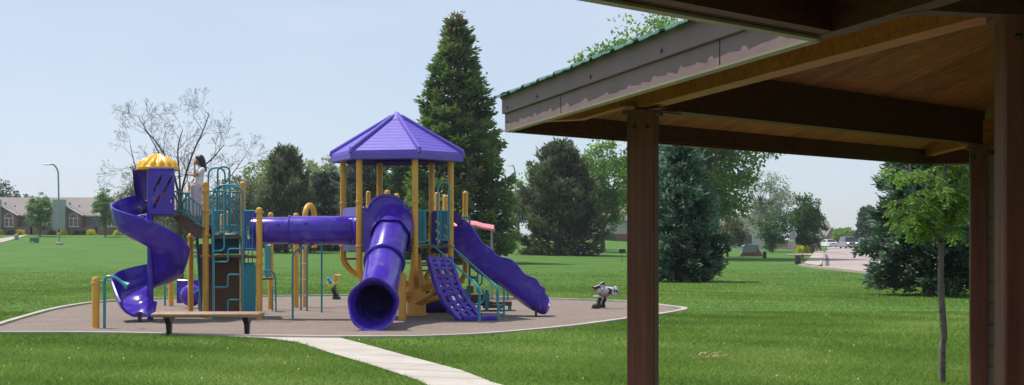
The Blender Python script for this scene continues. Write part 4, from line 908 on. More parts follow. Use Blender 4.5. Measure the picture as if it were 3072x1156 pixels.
for pts in ([(1408, 890, 29.5), (1408, 838, 29.5), (1422, 832, 29.5), (1432, 845, 29.5), (1434, 850, 29.5)], [(1433, 880, 29.8), (1433, 818, 29.8), (1446, 812, 29.8), (1446, 850, 29.8), (1436, 858, 29.8)], [(1491, 905, 30.3), (1491, 806, 30.3), (1501, 799, 30.3), (1508, 806, 30.3), (1508, 830, 30.3)],
            [(1523, 902, 30.4), (1523, 800, 30.4), (1534, 800, 30.4), (1534, 835, 30.4)], [(1404, 830, 29.5), (1434, 832, 29.5)], [(1385, 877, 29.2), (1408, 877, 29.2)], [(1447, 870, 29.9), (1454, 895, 29.9), (1444, 912, 29.9), (1410, 915, 29.9)], [(1408, 800, 29.3), (1408, 930, 29.3)]):
    b = MB(); b.tube(rounded([P(*x_) for x_ in pts], .06, 4), .02, 8); part(b, 'grab_rail', M['teal'])
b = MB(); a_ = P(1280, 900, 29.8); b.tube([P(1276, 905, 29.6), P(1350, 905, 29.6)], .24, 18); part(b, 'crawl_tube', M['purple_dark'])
b = MB(); b.box(P(1243, 705, 28.95), (.1, .3, .5)); part(b, 'side_panel', M['purple'])
b = MB(); bars(b, hexp(1)+Vector((0, .1, 0)), hexp(2)+Vector((0, .1, 0)), DZ+.08, 2.2, 10); part(b, 'guard_rail', M['teal'])

# ---- left tower
posts = [(617, 545, 27.4, (574, 634, 706, 768)), (728, 545, 28.5, (574,)), (778, 623, 27.1, (637, 767, 793)), (812, 638, 31.0, (700, 818)), (572, 701, 28.5, (712,)), (513, 802, 32.4, (825,)), (888, 640, 31.7, (655,)), (667, 688, 30.0, ()), (682, 634, 30.3, ())]
for u, v, Y, cs in posts:
    if u in (667, 682): post(u, v-45 if u == 667 else v, Y, r=.045, collars=(675,))
    else: post(u, v, Y, collars=cs, r=.058 if u in (572, 728) else .062)
b = MB(); q0, q1 = P(567, 0, 28.3), P(567, 548, 28.3); b.tube([(q0.x, q0.y, 1.9), q1], .022, 8)
for v in (556, 578, 598): b.lathe([(.02, -.02), (.034, -.01), (.034, .01), (.02, .02)], P(567, v, 28.3), 10)
part(b, 'rail_pole', M['yellow'])
b = MB(); a0 = P(915, 0, 32.0); a1 = P(943, 0, 32.6); a0.z = a1.z = 0; mid = (a0+a1)/2; hw = (a1-a0)/2; zt = P(0, 612, 32.2).z-.3
b.tube([(a0.x, a0.y, 0), (a0.x, a0.y, zt)]+[mid+hw*-math.cos(R(t))+Vector((0, 0, zt+.27*math.sin(R(t)))) for t in range(12, 180, 14)]+[(a1.x, a1.y, zt), (a1.x, a1.y, 1.4)], .062, 14); part(b, 'arch_post', M['yellow'])
A_, B_, C_, D_ = P(617, 0, 27.4), P(778, 0, 27.1), P(728, 0, 28.5), P(572, 0, 28.5)
for zz, nm in ((1.66, 'deck'), (1.27, 'deck')):
    b = MB()
    poly = [A_, P(722, 0, 27.25), C_, D_] if zz > 1.5 else [A_, B_, C_+Vector((.3, 0, 0)), D_]
    b.prism([Vector((p.x, p.y, zz-.05)) for p in poly], (0, 0, .05)); part(b, nm, M['deck'], sm=0)
b = MB(); slab_between(b, P(634, 0, 28.0), P(718, 0, 27.9), P(0, 762, 28).z, P(0, 702, 28).z, .03); b.box(((P(676, 0, 27.9)).x, 27.93, P(0, 733, 28).z), (.55, .02, .02)); part(b, 'riser_panel', M['teal_dark'])
b = MB(); slab_between(b, P(644, 0, 27.95), P(719, 0, 27.9), .0, P(0, 773, 28).z, .04); slab_between(b, P(598, 0, 28.2), P(640, 0, 28.1), 0.05, 1.5, .04); part(b, 'climbing_wall', M['brownpanel'])
b = MB(); slab_between(b, P(650, 0, 27.3), P(770, 0, 27.2), P(0, 773, 27.3).z, P(0, 764, 27.3).z, .1); part(b, 'deck_edge', M['deck'])
b = MB(); slab_between(b, P(730, 0, 27.35), P(767, 0, 27.25), P(0, 936, 27.3).z, P(0, 791, 27.3).z, .03); part(b, 'lower_panel', M['teal'], label='translucent looking teal lower panel')
b = MB(); b.tube([P(727, 790, 27.3), P(770, 790, 27.2)], .014, 6); b.tube([P(727, 747, 27.3), P(770, 747, 27.2)], .016, 6); b.tube([P(745, 747, 27.25), P(745, 790, 27.25)], .01, 6); b.tube([P(757, 632, 27.15), P(757, 790, 27.15)], .012, 6); b.tube([P(733, 632, 27.2), P(733, 747, 27.2)], .012, 6); b.tube([P(727, 633, 27.25), P(772, 633, 27.1)], .017, 8)
for u in (740, 748): b.tube([P(u, 633, 27.15), P(u, 747, 27.15)], .008, 6)
part(b, 'guard_rail', M['teal'])
s_ = 27.5/F; b = MB(); o_ = P(728, 752, 27.5); hole = [(.155+.06*math.cos(R(t)), .38+.25*math.sin(R(t))) for t in range(0, 360, 20)]
holed(b, o_, (1, -.1, 0), (0, 0, 1), [(0, 0), (.28, 0), (.28, .79), (0, .79)], [hole], .03, (0, -1, 0)); part(b, 'window_panel', M['purple'])
b = MB(); b.ball(P(750, 728, 27.75), .09, 12, 0, (1, .4, 1)); part(b, 'bubble_window', M['purple'])
# arched ladder at the front
LD = thing('arch_ladder', None, None, tuple(P(684, 0, 27.1)*1-PS.location)); LD.location.z = 0; LD.parent = PS; Y = 26.95
b = MB(); b.tube([P(640, 960, Y)]+rounded([P(640, 900, Y), P(640, 556, Y), P(728, 556, Y), P(728, 900, Y)], .22, 8)+[P(728, 960, Y)], .021, 10); part(b, 'outer_frame', M['teal'], LD)
b = MB(); b.tube(rounded([P(640, 753, Y-.03), P(673, 753, Y-.03), P(673, 561, Y-.03), P(727, 561, Y-.03), P(727, 640, Y-.03)], .2, 8), .017, 8); part(b, 'inner_frame', M['teal'], LD)
for y0, y1 in ((747, 786), (824, 862), (900, 940)):
    b = MB(); b.tube(rounded([P(727, y0, Y), P(684, y0, Y), P(684, y1, Y), P(641, y1, Y)], .05, 4), .017, 8); part(b, 'rung', M['teal'], LD)
for (ul, ur, v, Y, vb) in ((625, 675, 504, 28.3, 690), (653, 689, 501, 28.0, 750)):
    b = MB(); b.tube(rounded([P(ul, vb, Y), P(ul, v, Y), P(ur, v, Y), P(ur, vb, Y)], .2, 8), .019, 8); part(b, 'hoop_handle', M['teal'])
for (ul, ur, vt, vb, Y, n_) in ((626, 672, 574, 690, 28.45, 5), (675, 722, 577, 692, 28.5, 7), (641, 672, 634, 700, 27.4, 3), (676, 708, 676, 692, 29.5, 3)):
    b = MB(); a_, c_ = P(ul, 0, Y), P(ur, 0, Y); bars(b, (a_.x, a_.y, 0), (c_.x, c_.y, 0), P(0, vb, Y).z, P(0, vt, Y).z, n_); part(b, 'guard_rail', M['teal'])
b = MB()
for v in (677, 684, 691): b.tube([P(680, v, 29.4), P(716, v, 29.4)], .014, 6)
for u in (690, 700, 710): b.tube([P(u, 676, 29.4), P(u, 692, 29.4)], .012, 6)
part(b, 'grille', M['teal'])
b = MB(); b.tube([P(591, 714, 27.9), P(606, 935, 27.5)], .03, 8); part(b, 'brace', M['teal_dark'])
# seat / curly ladder at the back right of the left tower, teal sheet
b = MB(); slab_between(b, P(795, 0, 30.6), P(812, 0, 30.5), P(0, 835, 30.5).z, P(0, 735, 30.5).z, .03); part(b, 'riser_panel', M['teal'])
b = MB(); b.tube(rounded([P(790, 812, 29.8), P(815, 812, 29.8), P(826, 830, 29.8), P(828, 935, 29.8)], .06, 4), .018, 8); b.tube([P(817, 860, 29.9), P(817, 935, 29.9)], .014, 6)
for v in (868, 900): b.tube([P(817, v, 29.9), P(828, v, 29.8)], .012, 6)
b.tube(rounded([P(790, 825, 30), P(795, 812, 30), P(800, 812, 30), P(802, 835, 30)], .04, 3), .014, 6); part(b, 'grab_rail', M['teal'])
b = MB(); b.box(P(802, 836, 30.2), (.24, .3, .05), bev=.01); part(b, 'seat', M['deck'])
# purple panel with a bubble at the back
b = MB(); a_, c_ = P(530, 0, 31.6), P(608, 0, 31.6); slab_between(b, a_, c_, 0.12, P(0, 840, 31.6).z, .04); part(b, 'crawl_panel', M['purple'])
b = MB(); b.ball(P(574, 886, 31.45), .26, 20, 0, (1, .8, 1)); part(b, 'bubble', M['purple'])
for pts in ([(565, 925, 30.2), (566, 895, 30.2), (590, 872, 30.2), (606, 866, 30.2)], [(596, 930, 29), (597, 900, 29), (606, 893, 29)]):
    b = MB(); b.tube(rounded([P(*x_) for x_ in pts], .08, 4), .018, 8); part(b, 'grab_rail', M['teal'])
b = MB(); q = P(495, 812, 32.6); b.tube([(q.x, q.y, 0), q], .025, 8); part(b, 'support_pipe', M['teal'])

# ---- stairs up to the spiral slide
ST = thing('stair', None, None, tuple(P(550, 0, 27.6)-PS.location)); ST.location.z = 0; ST.parent = PS
sil = [(498, 645), (545, 644), (557, 650), (582, 669), (605, 680), (605, 713), (582, 711), (551, 686), (520, 652)]
for Y in (27.25, 28.15):
    b = MB(); b.prism([P(u, v, 27.25)+Vector((0, Y-27.25, 0)) for u, v in sil], (0, .04, 0)); part(b, 'stringer', M['deck'], ST, 0)
for k, (u0, u1, v) in enumerate([(500, 548, 646), (548, 564, 654), (564, 580, 664), (580, 596, 674), (594, 612, 682)]):
    b = MB(); a_, c_ = P(u0, v, 27.25), P(u1, v, 27.25); b.box(((a_.x+c_.x)/2, 27.72, a_.z-.02), (c_.x-a_.x, .86, .03)); part(b, 'tread', M['deck'], ST)
for Y, nm in ((27.22, 0), (28.2, 1)):
    b = MB(); dy = Vector((0, Y-27.22, 0)); tp_ = rounded([P(520, 575, 27.22)+dy, P(549, 577, 27.22)+dy, P(605, 620, 27.22)+dy, P(606, 640, 27.22)+dy], .12, 5); bt = rounded([P(520, 633, 27.22)+dy, P(547, 633, 27.22)+dy, P(590, 669, 27.22)+dy, P(606, 679, 27.22)+dy], .12, 5)
    b.tube(tp_, .017, 8); b.tube(bt, .017, 8); b.tube([P(606, 636, 27.22)+dy, P(606, 679, 27.22)+dy], .014, 8)
    def zon(path, x):
        for i in range(len(path)-1):
            if path[i].x <= x <= path[i+1].x: t = (x-path[i].x)/max(1e-6, path[i+1].x-path[i].x); return path[i].z*(1-t)+path[i+1].z*t
        return path[-1].z if x > path[-1].x else path[0].z
    for u in (521, 530, 539, 549, 559, 569, 580, 590, 599):
        x = P(u, 0, 27.22).x; b.tube([(x, Y, zon(bt, x)), (x, Y, zon(tp_, x))], .010, 6, caps=False)
    part(b, 'stair_rail', M['teal'], ST)

# ---- spiral slide
SC = Vector((P(451, 0, 26.85).x, 26.85, 0)); SP = thing('spiral_slide', None, None, tuple(SC-PS.location)); SP.parent = PS
lipz = [(60, 2.62), (90, 2.56), (135, 2.42), (180, 2.26), (225, 2.13), (270, 1.98), (315, 1.74), (360, 1.40), (405, 1.22), (450, 1.10), (495, .99), (540, .86), (575, .72), (600, .62)]
def lz(t):
    for (a_, za), (b_, zb) in zip(lipz, lipz[1:]):
        if t <= b_: f = (t-a_)/(b_-a_); return za*(1-f)+zb*f
    return lipz[-1][1]
st_ = []
t = 70
while t <= 572:
    a_ = R(t); z = (lz(t-14)+lz(t)+lz(t+14))/3; st_.append((Vector((math.cos(a_), math.sin(a_), 0))*.38, Vector((math.cos(a_), math.sin(a_), 0)), z-.40)); t += 7
cend, oend, zend = st_[-1]
for k in range(1, 9):
    f = k/8; c = cend.lerp(Vector((.01, -.80, 0)), f); o_ = oend.lerp(Vector((-.93, -.36, 0)), min(1, f*1.3)).normalized()
    st_.append((c, o_, zend*(1-f)+.19*f-.02*math.sin(f*3.14)))
rows = []; n = len(st_)
for i, (c, o_, z) in enumerate(st_):
    f = max(0, (i-(n-9))/8); f0 = max(0, 1-i/14)
    ow = .42*(1-f)+.20*f; iw = .10*(1-f)+.20*f; hw = .325
    prof_ = [(-hw, iw), (-hw+.015, iw+.02), (-hw+.04, iw-.0), (-hw+.09, .03), (-.12, -.015), (0, .0+.03*f), (.12, -.015), (hw-.09, .05), (hw-.03, ow*.55), (hw+.0, ow), (hw+.02, ow+.03), (hw+.05, ow+.02), (hw+.05, ow-.02), (hw+.01, ow*.5), (hw-.07, .0), (.12, -.075), (-.12, -.08), (-hw+.04, -.03)]
    rows.append([SC+c+o_*x_+Vector((0, 0, z+y_)) for x_, y_ in prof_])
b = MB(); b.grid(rows, closed=True); b.f.append(tuple(len(b.v)-18+i for i in range(18))); b.m.append(0); b.f.append(tuple(range(17, -1, -1))); b.m.append(0)
part(b, 'spiral_chute', M['purple'], SP, 50)
b = MB(); c = SC+Vector((.01, -.80, 0)); b.box((c.x, c.y-.0, .10), (.06, .06, .22)); part(b, 'chute_foot', M['black'], SP)
b = MB(); b.tube([tuple(SC+Vector((0, 0, .0))), tuple(SC+Vector((0, 0, 2.98)))], .062, 16); part(b, 'centre_pole', M['purple'], SP)
# box and hood at the top
b = MB(); W_ = .49; H_ = .87; o_ = Vector((SC.x+.0, SC.y-.06, 2.09))
hs = [slot2d(.17, .60, .36, .055, 64), slot2d(.35, .55, .44, .055, 64), slot2d(.16, .27, .30, .055, 64), slot2d(.37, .25, .30, .055, 64), slot2d(.25, .42, .12, .05, 64)]
hs = [hs[0], hs[1], slot2d(.15, .24, .30, .055, 64), slot2d(.40, .20, .26, .055, 64)]
for yy in (0, .86):
    b = MB(); holed(b, o_+Vector((-yy*.28, yy, 0)), (1, 0, 0), (0, 0, 1), [(0, 0), (W_, 0), (W_, H_), (0, H_)], hs, .04, (0, -1, 0)); part(b, 'box_panel', M['purple'], SP)
b = MB(); b.box(tuple(o_+Vector((W_/2, .42, -.02))), (W_, .86, .04)); part(b, 'entry_deck', M['deck'], SP)
b = MB(); b.tube([tuple(o_+Vector((0, -.03, H_+.01))), tuple(o_+Vector((W_, -.03, H_+.01)))], .025, 8); part(b, 'box_rim', M['purple'], SP)
b = MB(); hc = SC+Vector((.02, .38, 0)); rows = []
for z, rr in ((2.98, .46), (2.94, .46), (2.75, .45), (2.55, .42), (2.36, .36)):
    rows.append([hc+Vector((rr*math.cos(R(t)), rr*1.0*math.sin(R(t)), z)) for t in range(62, 193, 7)])
for z, rr in ((2.36, .34), (2.55, .40), (2.75, .43), (2.94, .44), (2.98, .44)):
    rows.append([hc+Vector((rr*math.cos(R(t)), rr*1.0*math.sin(R(t)), z)) for t in range(62, 193, 7)])
b.grid(rows); part(b, 'hood', M['purple'], SP)
b = MB(); b.tube([hc+Vector((.45*math.cos(R(t)), .45*math.sin(R(t)), 2.975)) for t in range(62, 193, 7)], .022, 8); part(b, 'hood_rim', M['purple'], SP)
b = MB(); dc = SC+Vector((.055, .33, 2.97)); K = 96; rows = []
for k, (rr, z, am) in enumerate([(.41, 0, 0), (.415, .02, 0), (.41, .06, 0), (.40, .065, .0), (.395, .085, .024), (.355, .14, .034), (.25, .21, .026), (.14, .275, .014), (.05, .325, .004), (.002, .335, 0)]):
    rows.append([dc+Vector(((rr+am*abs(math.sin(t_*7))-am)*math.cos(t_), (rr+am*abs(math.sin(t_*7))-am)*math.sin(t_), z+(am*1.3*abs(math.sin(t_*7)) if k > 3 else 0))) for t_ in [2*math.pi*i/K for i in range(K)]])
b.grid(rows, closed=True); part(b, 'dome_cap', M['dome'], SP, 30)

# ================================================================ things on the playground
def blob(name, caps, m, parent, vox=.012, loc=None, it=3):
    b = MB()
    for c in caps:
        p0, p1, r0, r1 = c; p0 = Vector(p0); p1 = Vector(p1)
        d = p1-p0
        if d.length < 1e-4: b.ball(p0, r0, 14)
        else:
            n_ = 7; b.tube([p0.lerp(p1, i/n_) for i in range(n_+1)], [r0+(r1-r0)*i/n_ for i in range(n_+1)], 14); b.ball(p0, r0, 14); b.ball(p1, r1, 14)
    o = b.build(name, m, None, 60); o.parent = parent
    md = o.modifiers.new('merge', 'REMESH'); md.mode = 'VOXEL'; md.voxel_size = vox; md.use_smooth_shade = True
    s = o.modifiers.new('soft', 'SMOOTH'); s.iterations = it; s.factor = .5
    return o
# girl on the stair
def girl():
    s = 27.75/F; base = P(592, 668, 27.75); t = thing('person', 'girl with long dark hair, white tee and pale trousers standing on the stair', 'person', base)
    B = lambda u, v, dy=0: Vector(((u-592)*s, dy, (668-v)*s))
    body = [(B(599, 481), B(598, 484), .078, .074), (B(592, 489, -.0), B(592, 490), .048, .044), (B(583.5, 485), B(585, 485), .010, .012), (B(600, 497), B(600, 508), .036, .040),
            (B(600, 512), B(598, 530), .085, .078), (B(598, 530), B(596, 552), .078, .085), (B(610, 511, -.10), B(606, 512, .10), .038, .038),
            # far arm rests on the rail, near arm bent with the hand at the face
            (B(604, 511, .11), B(586, 527, .12), .032, .027), (B(586, 527, .12), B(567, 524, .06), .026, .019), (B(612, 512, -.11), B(588, 530, -.13), .034, .027), (B(588, 530, -.13), B(587, 497, -.09), .026, .018),
            (B(587, 494, -.09), B(588, 486, -.085), .022, .024)]
    for k in range(4): a_ = B(587+k*1.5, 487, -.09); body.append((a_, a_+Vector((-.004+.002*k, .01, .045-.004*abs(k-1.5))), .008, .006)); body.append((B(567, 524, .05+k*.013), B(561.5, 526-k*.3, .05+k*.013), .008, .006))
    body.append((B(588, 490, -.10), B(585, 486, -.10), .009, .007)); body.append((B(568, 525, .04), B(565, 528, .035), .009, .007))
    for dx, dy in ((-6, -.06), (3, .06)):
        body += [(B(592+dx, 556, dy), B(590+dx, 605, dy), .075, .055), (B(590+dx, 605, dy), B(591+dx, 655, dy), .052, .036), (B(591+dx, 655, dy), B(591+dx, 664, dy), .036, .034), (B(592+dx, 665, dy), B(581+dx, 666.5, dy), .030, .022)]
    blob('body', body, M['skin'], t, .009)
    blob('shirt', [(B(600, 511), B(598, 530), .097, .090), (B(598, 530), B(595, 552), .090, .100), (B(611, 510, -.105), B(606, 511, .10), .052, .05), (B(612, 511, -.11), B(603, 519, -.125), .050, .048), (B(604, 510, .11), B(597, 516, .12), .048, .046)], M['shirt'], t, .011)
    tro = [(B(594, 550), B(593, 560), .100, .104)]
    for dx, dy in ((-6, -.06), (3, .06)): tro += [(B(592+dx, 560, dy), B(590+dx, 605, dy), .088, .068), (B(590+dx, 605, dy), B(590+dx, 643, dy), .068, .060)]
    blob('trousers', tro, M['trousers'], t, .011)
    blob('shoe', [(B(587, 665.5, -.06), B(576, 667, -.06), .033, .026)], M['darkmetal'], t, .008); blob('shoe', [(B(596, 665.5, .06), B(585, 667, .06), .033, .026)], M['darkmetal'], t, .008)
    h = [(B(601, 477), B(606, 487, 0), .088, .080), (B(604, 482, -.035), B(613, 505, -.05), .055, .042), (B(606, 482, .03), B(614, 506, .04), .055, .04), (B(608, 484), B(617, 512), .062, .030), (B(592, 473, -.02), B(600, 474, .02), .04, .05)]
    blob('hair', h, M['hair'], t, .010)
    e = MB(); e.ball(B(588, 481.5, -.045), .008, 8, 0, (.6, 1, .7)); e.ball(B(588, 481.5, .045), .008, 8, 0, (.6, 1, .7)); e.build('eye', M['black'], t)
    e = MB(); e.tube([B(586.3, 491, -.018), B(585.6, 491, 0), B(586.3, 491, .018)], .005, 6); e.build('mouth', M['barberry_'] if 'barberry_' in M else M['pink'], t)
girl()
def child():
    M['red'] = mat('red_cotton', (.55, .05, .03), .8); M['jeans'] = mat('dark_blue_denim', (.03, .04, .08), .85)
    base = Vector((SC.x+.12, SC.y+.32, 2.10)); t = thing('person', 'small child in red sitting inside the top of the spiral slide', 'person', base)
    V = Vector
    body = [(V((0, 0, .52)), V((0, 0, .54)), .085, .082), (V((-.05, 0, .49)), V((-.05, 0, .49)), .05, .05), (V((0, 0, .40)), V((0, 0, .46)), .035, .035), (V((.03, 0, .08)), V((0, 0, .34)), .09, .085),
            (V((0, -.10, .34)), V((-.10, -.15, .22)), .03, .026), (V((-.10, -.15, .22)), V((-.24, -.13, .26)), .025, .02), (V((0, .10, .34)), V((-.10, .15, .22)), .03, .026), (V((-.10, .15, .22)), V((-.24, .13, .26)), .025, .02),
            (V((0, -.06, .08)), V((-.20, -.08, .20)), .055, .045), (V((-.20, -.08, .20)), V((-.36, -.08, .04)), .042, .032), (V((0, .06, .08)), V((-.20, .08, .20)), .055, .045), (V((-.20, .08, .20)), V((-.36, .08, .04)), .042, .032)]
    for sy in (-1, 1):
        for k in range(4): a_ = V((-.25, sy*(.13-.012*k), .262)); body.append((a_, a_+V((-.045, 0, .0)), .008, .006))
        body.append((V((-.25, sy*.10, .25)), V((-.28, sy*.09, .24)), .008, .007))
    blob('body', body, M['skin'], t, .011)
    blob('shirt', [(V((.03, 0, .12)), V((0, 0, .34)), .102, .098), (V((0, -.11, .34)), V((-.05, -.13, .28)), .042, .04), (V((0, .11, .34)), V((-.05, .13, .28)), .042, .04)], M['red'], t, .012)
    blob('trousers', [(V((.02, 0, .08)), V((.02, 0, .12)), .10, .10), (V((0, -.06, .08)), V((-.20, -.08, .20)), .064, .054), (V((-.20, -.08, .20)), V((-.33, -.08, .07)), .052, .044), (V((0, .06, .08)), V((-.20, .08, .20)), .064, .054), (V((-.20, .08, .20)), V((-.33, .08, .07)), .052, .044)], M['jeans'], t, .012)
    for sy in (-1, 1): blob('shoe', [(V((-.37, sy*.08, .035)), V((-.41, sy*.08, .12)), .038, .03)], M['darkmetal'], t, .01)
    blob('hair', [(V((.015, 0, .555)), V((.02, 0, .53)), .09, .085)], M['hair'], t, .012)
child()
# talking tube: yellow post with a teal bent pipe and cone
t = thing('talk_tube', 'short yellow post joined to a bent teal speaking pipe left of the bench', 'talk tube', G(300, 987))
b = MB(); s = 24.4/F; q = Vector((-.076, 0, 0)); b.lathe([(.066, 0), (.066, .86), (.06, .90), (.04, .925), (.001, .93)], q, 18); b.lathe([(.066, .835), (.078, .83), (.078, .80), (.066, .795)], q, 18); b.lathe([(.07, 0), (.075, .01), (.066, .03)], q, 18); b.build('post', M['yellow'], t)
b = MB(); b.tube(rounded([(.08, 0, 0), (.08, 0, .93), (.26, 0, .93), (.40, -.02, .83)], .16, 8), .026, 10); b.build('pipe', M['teal'], t)
b = MB(); d = Vector((.16, -.02, -.10)).normalized(); rows = []; a_ = Vector((0, 1, 0)); c2 = d.cross(a_)
for k, rr in ((0, .026), (.04, .03), (.12, .055), (.16, .072), (.16, .064), (.05, .02)): rows.append([Vector((.37, -.015, .85))+d*k+a_*rr*math.cos(2*math.pi*i/18)+c2*rr*math.sin(2*math.pi*i/18) for i in range(18)])
b.grid(rows, closed=True); b.build('cone', M['teal'], t)
b = MB(); b.tube([(-.01, 0, .85), (.06, 0, .85)], .012, 8); b.build('bracket', M['galv'], t)
# bench
bc = (G(508, 1008)+G(742, 1011))/2; t = thing('bench', 'backless tan bench with two dark steel legs on the near edge of the playground', 'bench', (bc.x, bc.y, 0), .0)
b = MB(); zt = 1.6-(936-718)*bc.y/F; hw = 322/2*bc.y/F; b.box((-.03*0, -.18, zt-.045), (hw*2, .12, .075), bev=.02); b.box((0, -.04, zt-.04), (hw*2, .12, .075), bev=.02); b.box((0, .10, zt-.04), (hw*2, .12, .075), bev=.02); b.box((0, .23, zt-.045), (hw*2, .10, .075), bev=.02); o = b.build('seat', M['bench'], t)
for u in (507, 741):
    x = (u-1536)/F*bc.y-bc.x; b = MB(); b.add([(x-.033, -.03, 0), (x+.033, -.03, 0), (x+.033, .05, 0), (x-.033, .05, 0), (x-.042, -.05, zt-.2), (x+.042, -.05, zt-.2), (x+.042, .07, zt-.2), (x-.042, .07, zt-.2), (x-.05, -.2, zt-.082), (x+.05, -.2, zt-.082), (x+.05, .26, zt-.082), (x-.05, .26, zt-.082)],
        [(0, 1, 5, 4), (1, 2, 6, 5), (2, 3, 7, 6), (3, 0, 4, 7), (4, 5, 9, 8), (5, 6, 10, 9), (6, 7, 11, 10), (7, 4, 8, 11), (8, 9, 10, 11), (3, 2, 1, 0)]); b.build('leg', M['black'], t, 0)
# spring riders
def spring(b, p0, p1, r=.05, turns=7, wire=.011):
    p0 = Vector(p0); p1 = Vector(p1); d = (p1-p0); n_ = turns*14; a_ = d.normalized().orthogonal(); c_ = d.normalized().cross(a_)
    b.tube([p0+d*(i/n_)+a_*r*math.cos(i/14*6.283)+c_*r*math.sin(i/14*6.283) for i in range(n_+1)], wire, 6)
M['orange'] = mat('orange_plastic', (.75, .28, .05), .4); M['bluep'] = mat('blue_plastic', (.05, .25, .6), .35); M['greenp'] = mat('green_plastic', (.02, .16, .10), .4); M['limey'] = mat('yellow_green_plastic', (.60, .55, .08), .4)
g0 = G(1010, 900); t = thing('spring_rider', 'yellow, green and blue duck shaped spring rider at the far kerb', 'spring rider', g0); s = g0.y/F
D = lambda u, v, dy=0: Vector(((u-1010)*s, dy, (900-v)*s))
blob('body', [(D(990, 850), D(996, 856), .09, .085), (D(986, 842), D(992, 850), .06, .085), (D(1002, 855), D(1010, 846), .06, .05), (D(982, 838), D(984, 843), .03, .05)], M['limey'], t, .016)
blob('neck', [(D(1003, 862), D(1006, 847), .055, .05), (D(999, 866), D(1002, 858), .05, .06)], M['greenp'], t, .016)
blob('head', [(D(1008, 830), D(1010, 836), .06, .055), (D(1007, 840), D(1009, 843), .05, .05)], M['orange'], t, .016)
blob('bill', [(D(1014, 828), D(1021, 829), .04, .028)], M['limey'], t, .012)
for dy in (-.09, .09): blob('wing', [(D(985, 837, dy), D(992, 846, dy), .045, .055)], M['bluep'], t, .014)
e = MB(); [e.ball(D(1006, 826, dy), .022, 10) for dy in (-.05, .05)]; e.build('eye', M['white'], t)
b = MB(); b.tube([D(999, 825, -.16), D(1020, 826, .16)], .014, 8); b.build('handlebar', M['galv'], t)
b = MB(); spring(b, D(1006, 890), D(1000, 868), .045, 6); b.build('spring', M['black'], t)
b = MB(); b.tube(arc(D(1014, 870), .05, 0, 6.28, 14, (1, 0, 0), (0, 0, 1)), .008, 6); b.build('foot_rest', M['black'], t)
b = MB(); b.box(D(1010, 895), (.20, .2, .08), bev=.02); b.lathe([(.06, .06), (.06, .14), (.03, .16)], (0, 0, 0), 10); b.build('base', M['darkmetal'], t)
cow = bpy.data.materials.new('cow_patches'); cow.use_nodes = True; N = cow.node_tree.nodes; L_ = cow.node_tree.links; z = N.new('ShaderNodeTexNoise'); z.inputs['Scale'].default_value = 5.5; tcx = N.new('ShaderNodeTexCoord'); L_.new(tcx.outputs['Object'], z.inputs[0])
rp = N.new('ShaderNodeValToRGB'); rp.color_ramp.interpolation = 'CONSTANT'; rp.color_ramp.elements[0].color = (.02, .015, .018, 1); rp.color_ramp.elements[1].position = .525; rp.color_ramp.elements[1].color = (.5, .5, .53, 1); L_.new(z.outputs[0], rp.inputs[0]); L_.new(rp.outputs[0], N['Principled BSDF'].inputs['Base Color']); N['Principled BSDF'].inputs['Roughness'].default_value = .35
M['cowpink'] = mat('pinkish_plastic', (.34, .16, .15), .45)
g0 = G(1796, 928); t = thing('spring_rider', 'black and white patched cow shaped spring rider left of the brown shelter post', 'spring rider', g0); s = g0.y/F
D = lambda u, v, dy=0: Vector(((u-1796)*s, dy, (928-v)*s))
blob('body', [(D(1808, 872), D(1838, 872), .085, .09), (D(1838, 872), D(1845, 874), .09, .085), (D(1812, 864), D(1808, 852, 0), .06, .045), (D(1798, 872), D(1808, 876), .07, .07), (D(1845, 862), D(1852, 862), .03, .02), (D(1840, 880, -.03), D(1843, 884, -.03), .07, .05)], cow, t, .014)
blob('head', [(D(1796, 862), D(1786, 865), .065, .05), (D(1782, 864), D(1777, 862), .038, .022), (D(1804, 852, -.05), D(1812, 848, -.07), .028, .02), (D(1804, 852, .05), D(1812, 848, .07), .028, .02)], cow, t, .012)
blob('muzzle', [(D(1781, 868), D(1783, 871), .038, .03)], M['cowpink'], t, .012)
blob('saddle', [(D(1800, 884), D(1824, 884), .06, .055)], M['cowpink'], t, .014)
b = MB(); b.tube([D(1784, 889, -.16), D(1812, 892, .14)], .013, 8); b.ball(D(1783, 889, -.17), .026, 10); b.ball(D(1812, 892, .15), .026, 10); b.tube([D(1790, 889, -.1), D(1808, 892, .05)], .025, 8); b.build('foot_bar', M['white'], t)
for (a_, c_) in (((1802, 893, 0), (1792, 918, -.05)), ((1817, 893, .05), (1810, 912, .15))):
    b = MB(); spring(b, D(*a_), D(*c_), .032, 8, .009); b.tube([D(*a_), D(*c_)], .02, 8); b.build('spring', M['black'], t)
for u, dy in ((1787, -.05), (1808, .35)):
    b = MB(); x = (u-1796)*s; b.lathe([(.085, 0), (.09, .03), (.085, .09), (.05, .12), (.001, .125)], (x, dy, 0), 14); b.add([(x-.13, dy, .0), (x-.07, dy-.06, 0), (x-.07, dy+.06, 0), (x-.06, dy, .08)], [(0, 1, 3), (0, 3, 2)]); b.build('base', M['rubber'], t)
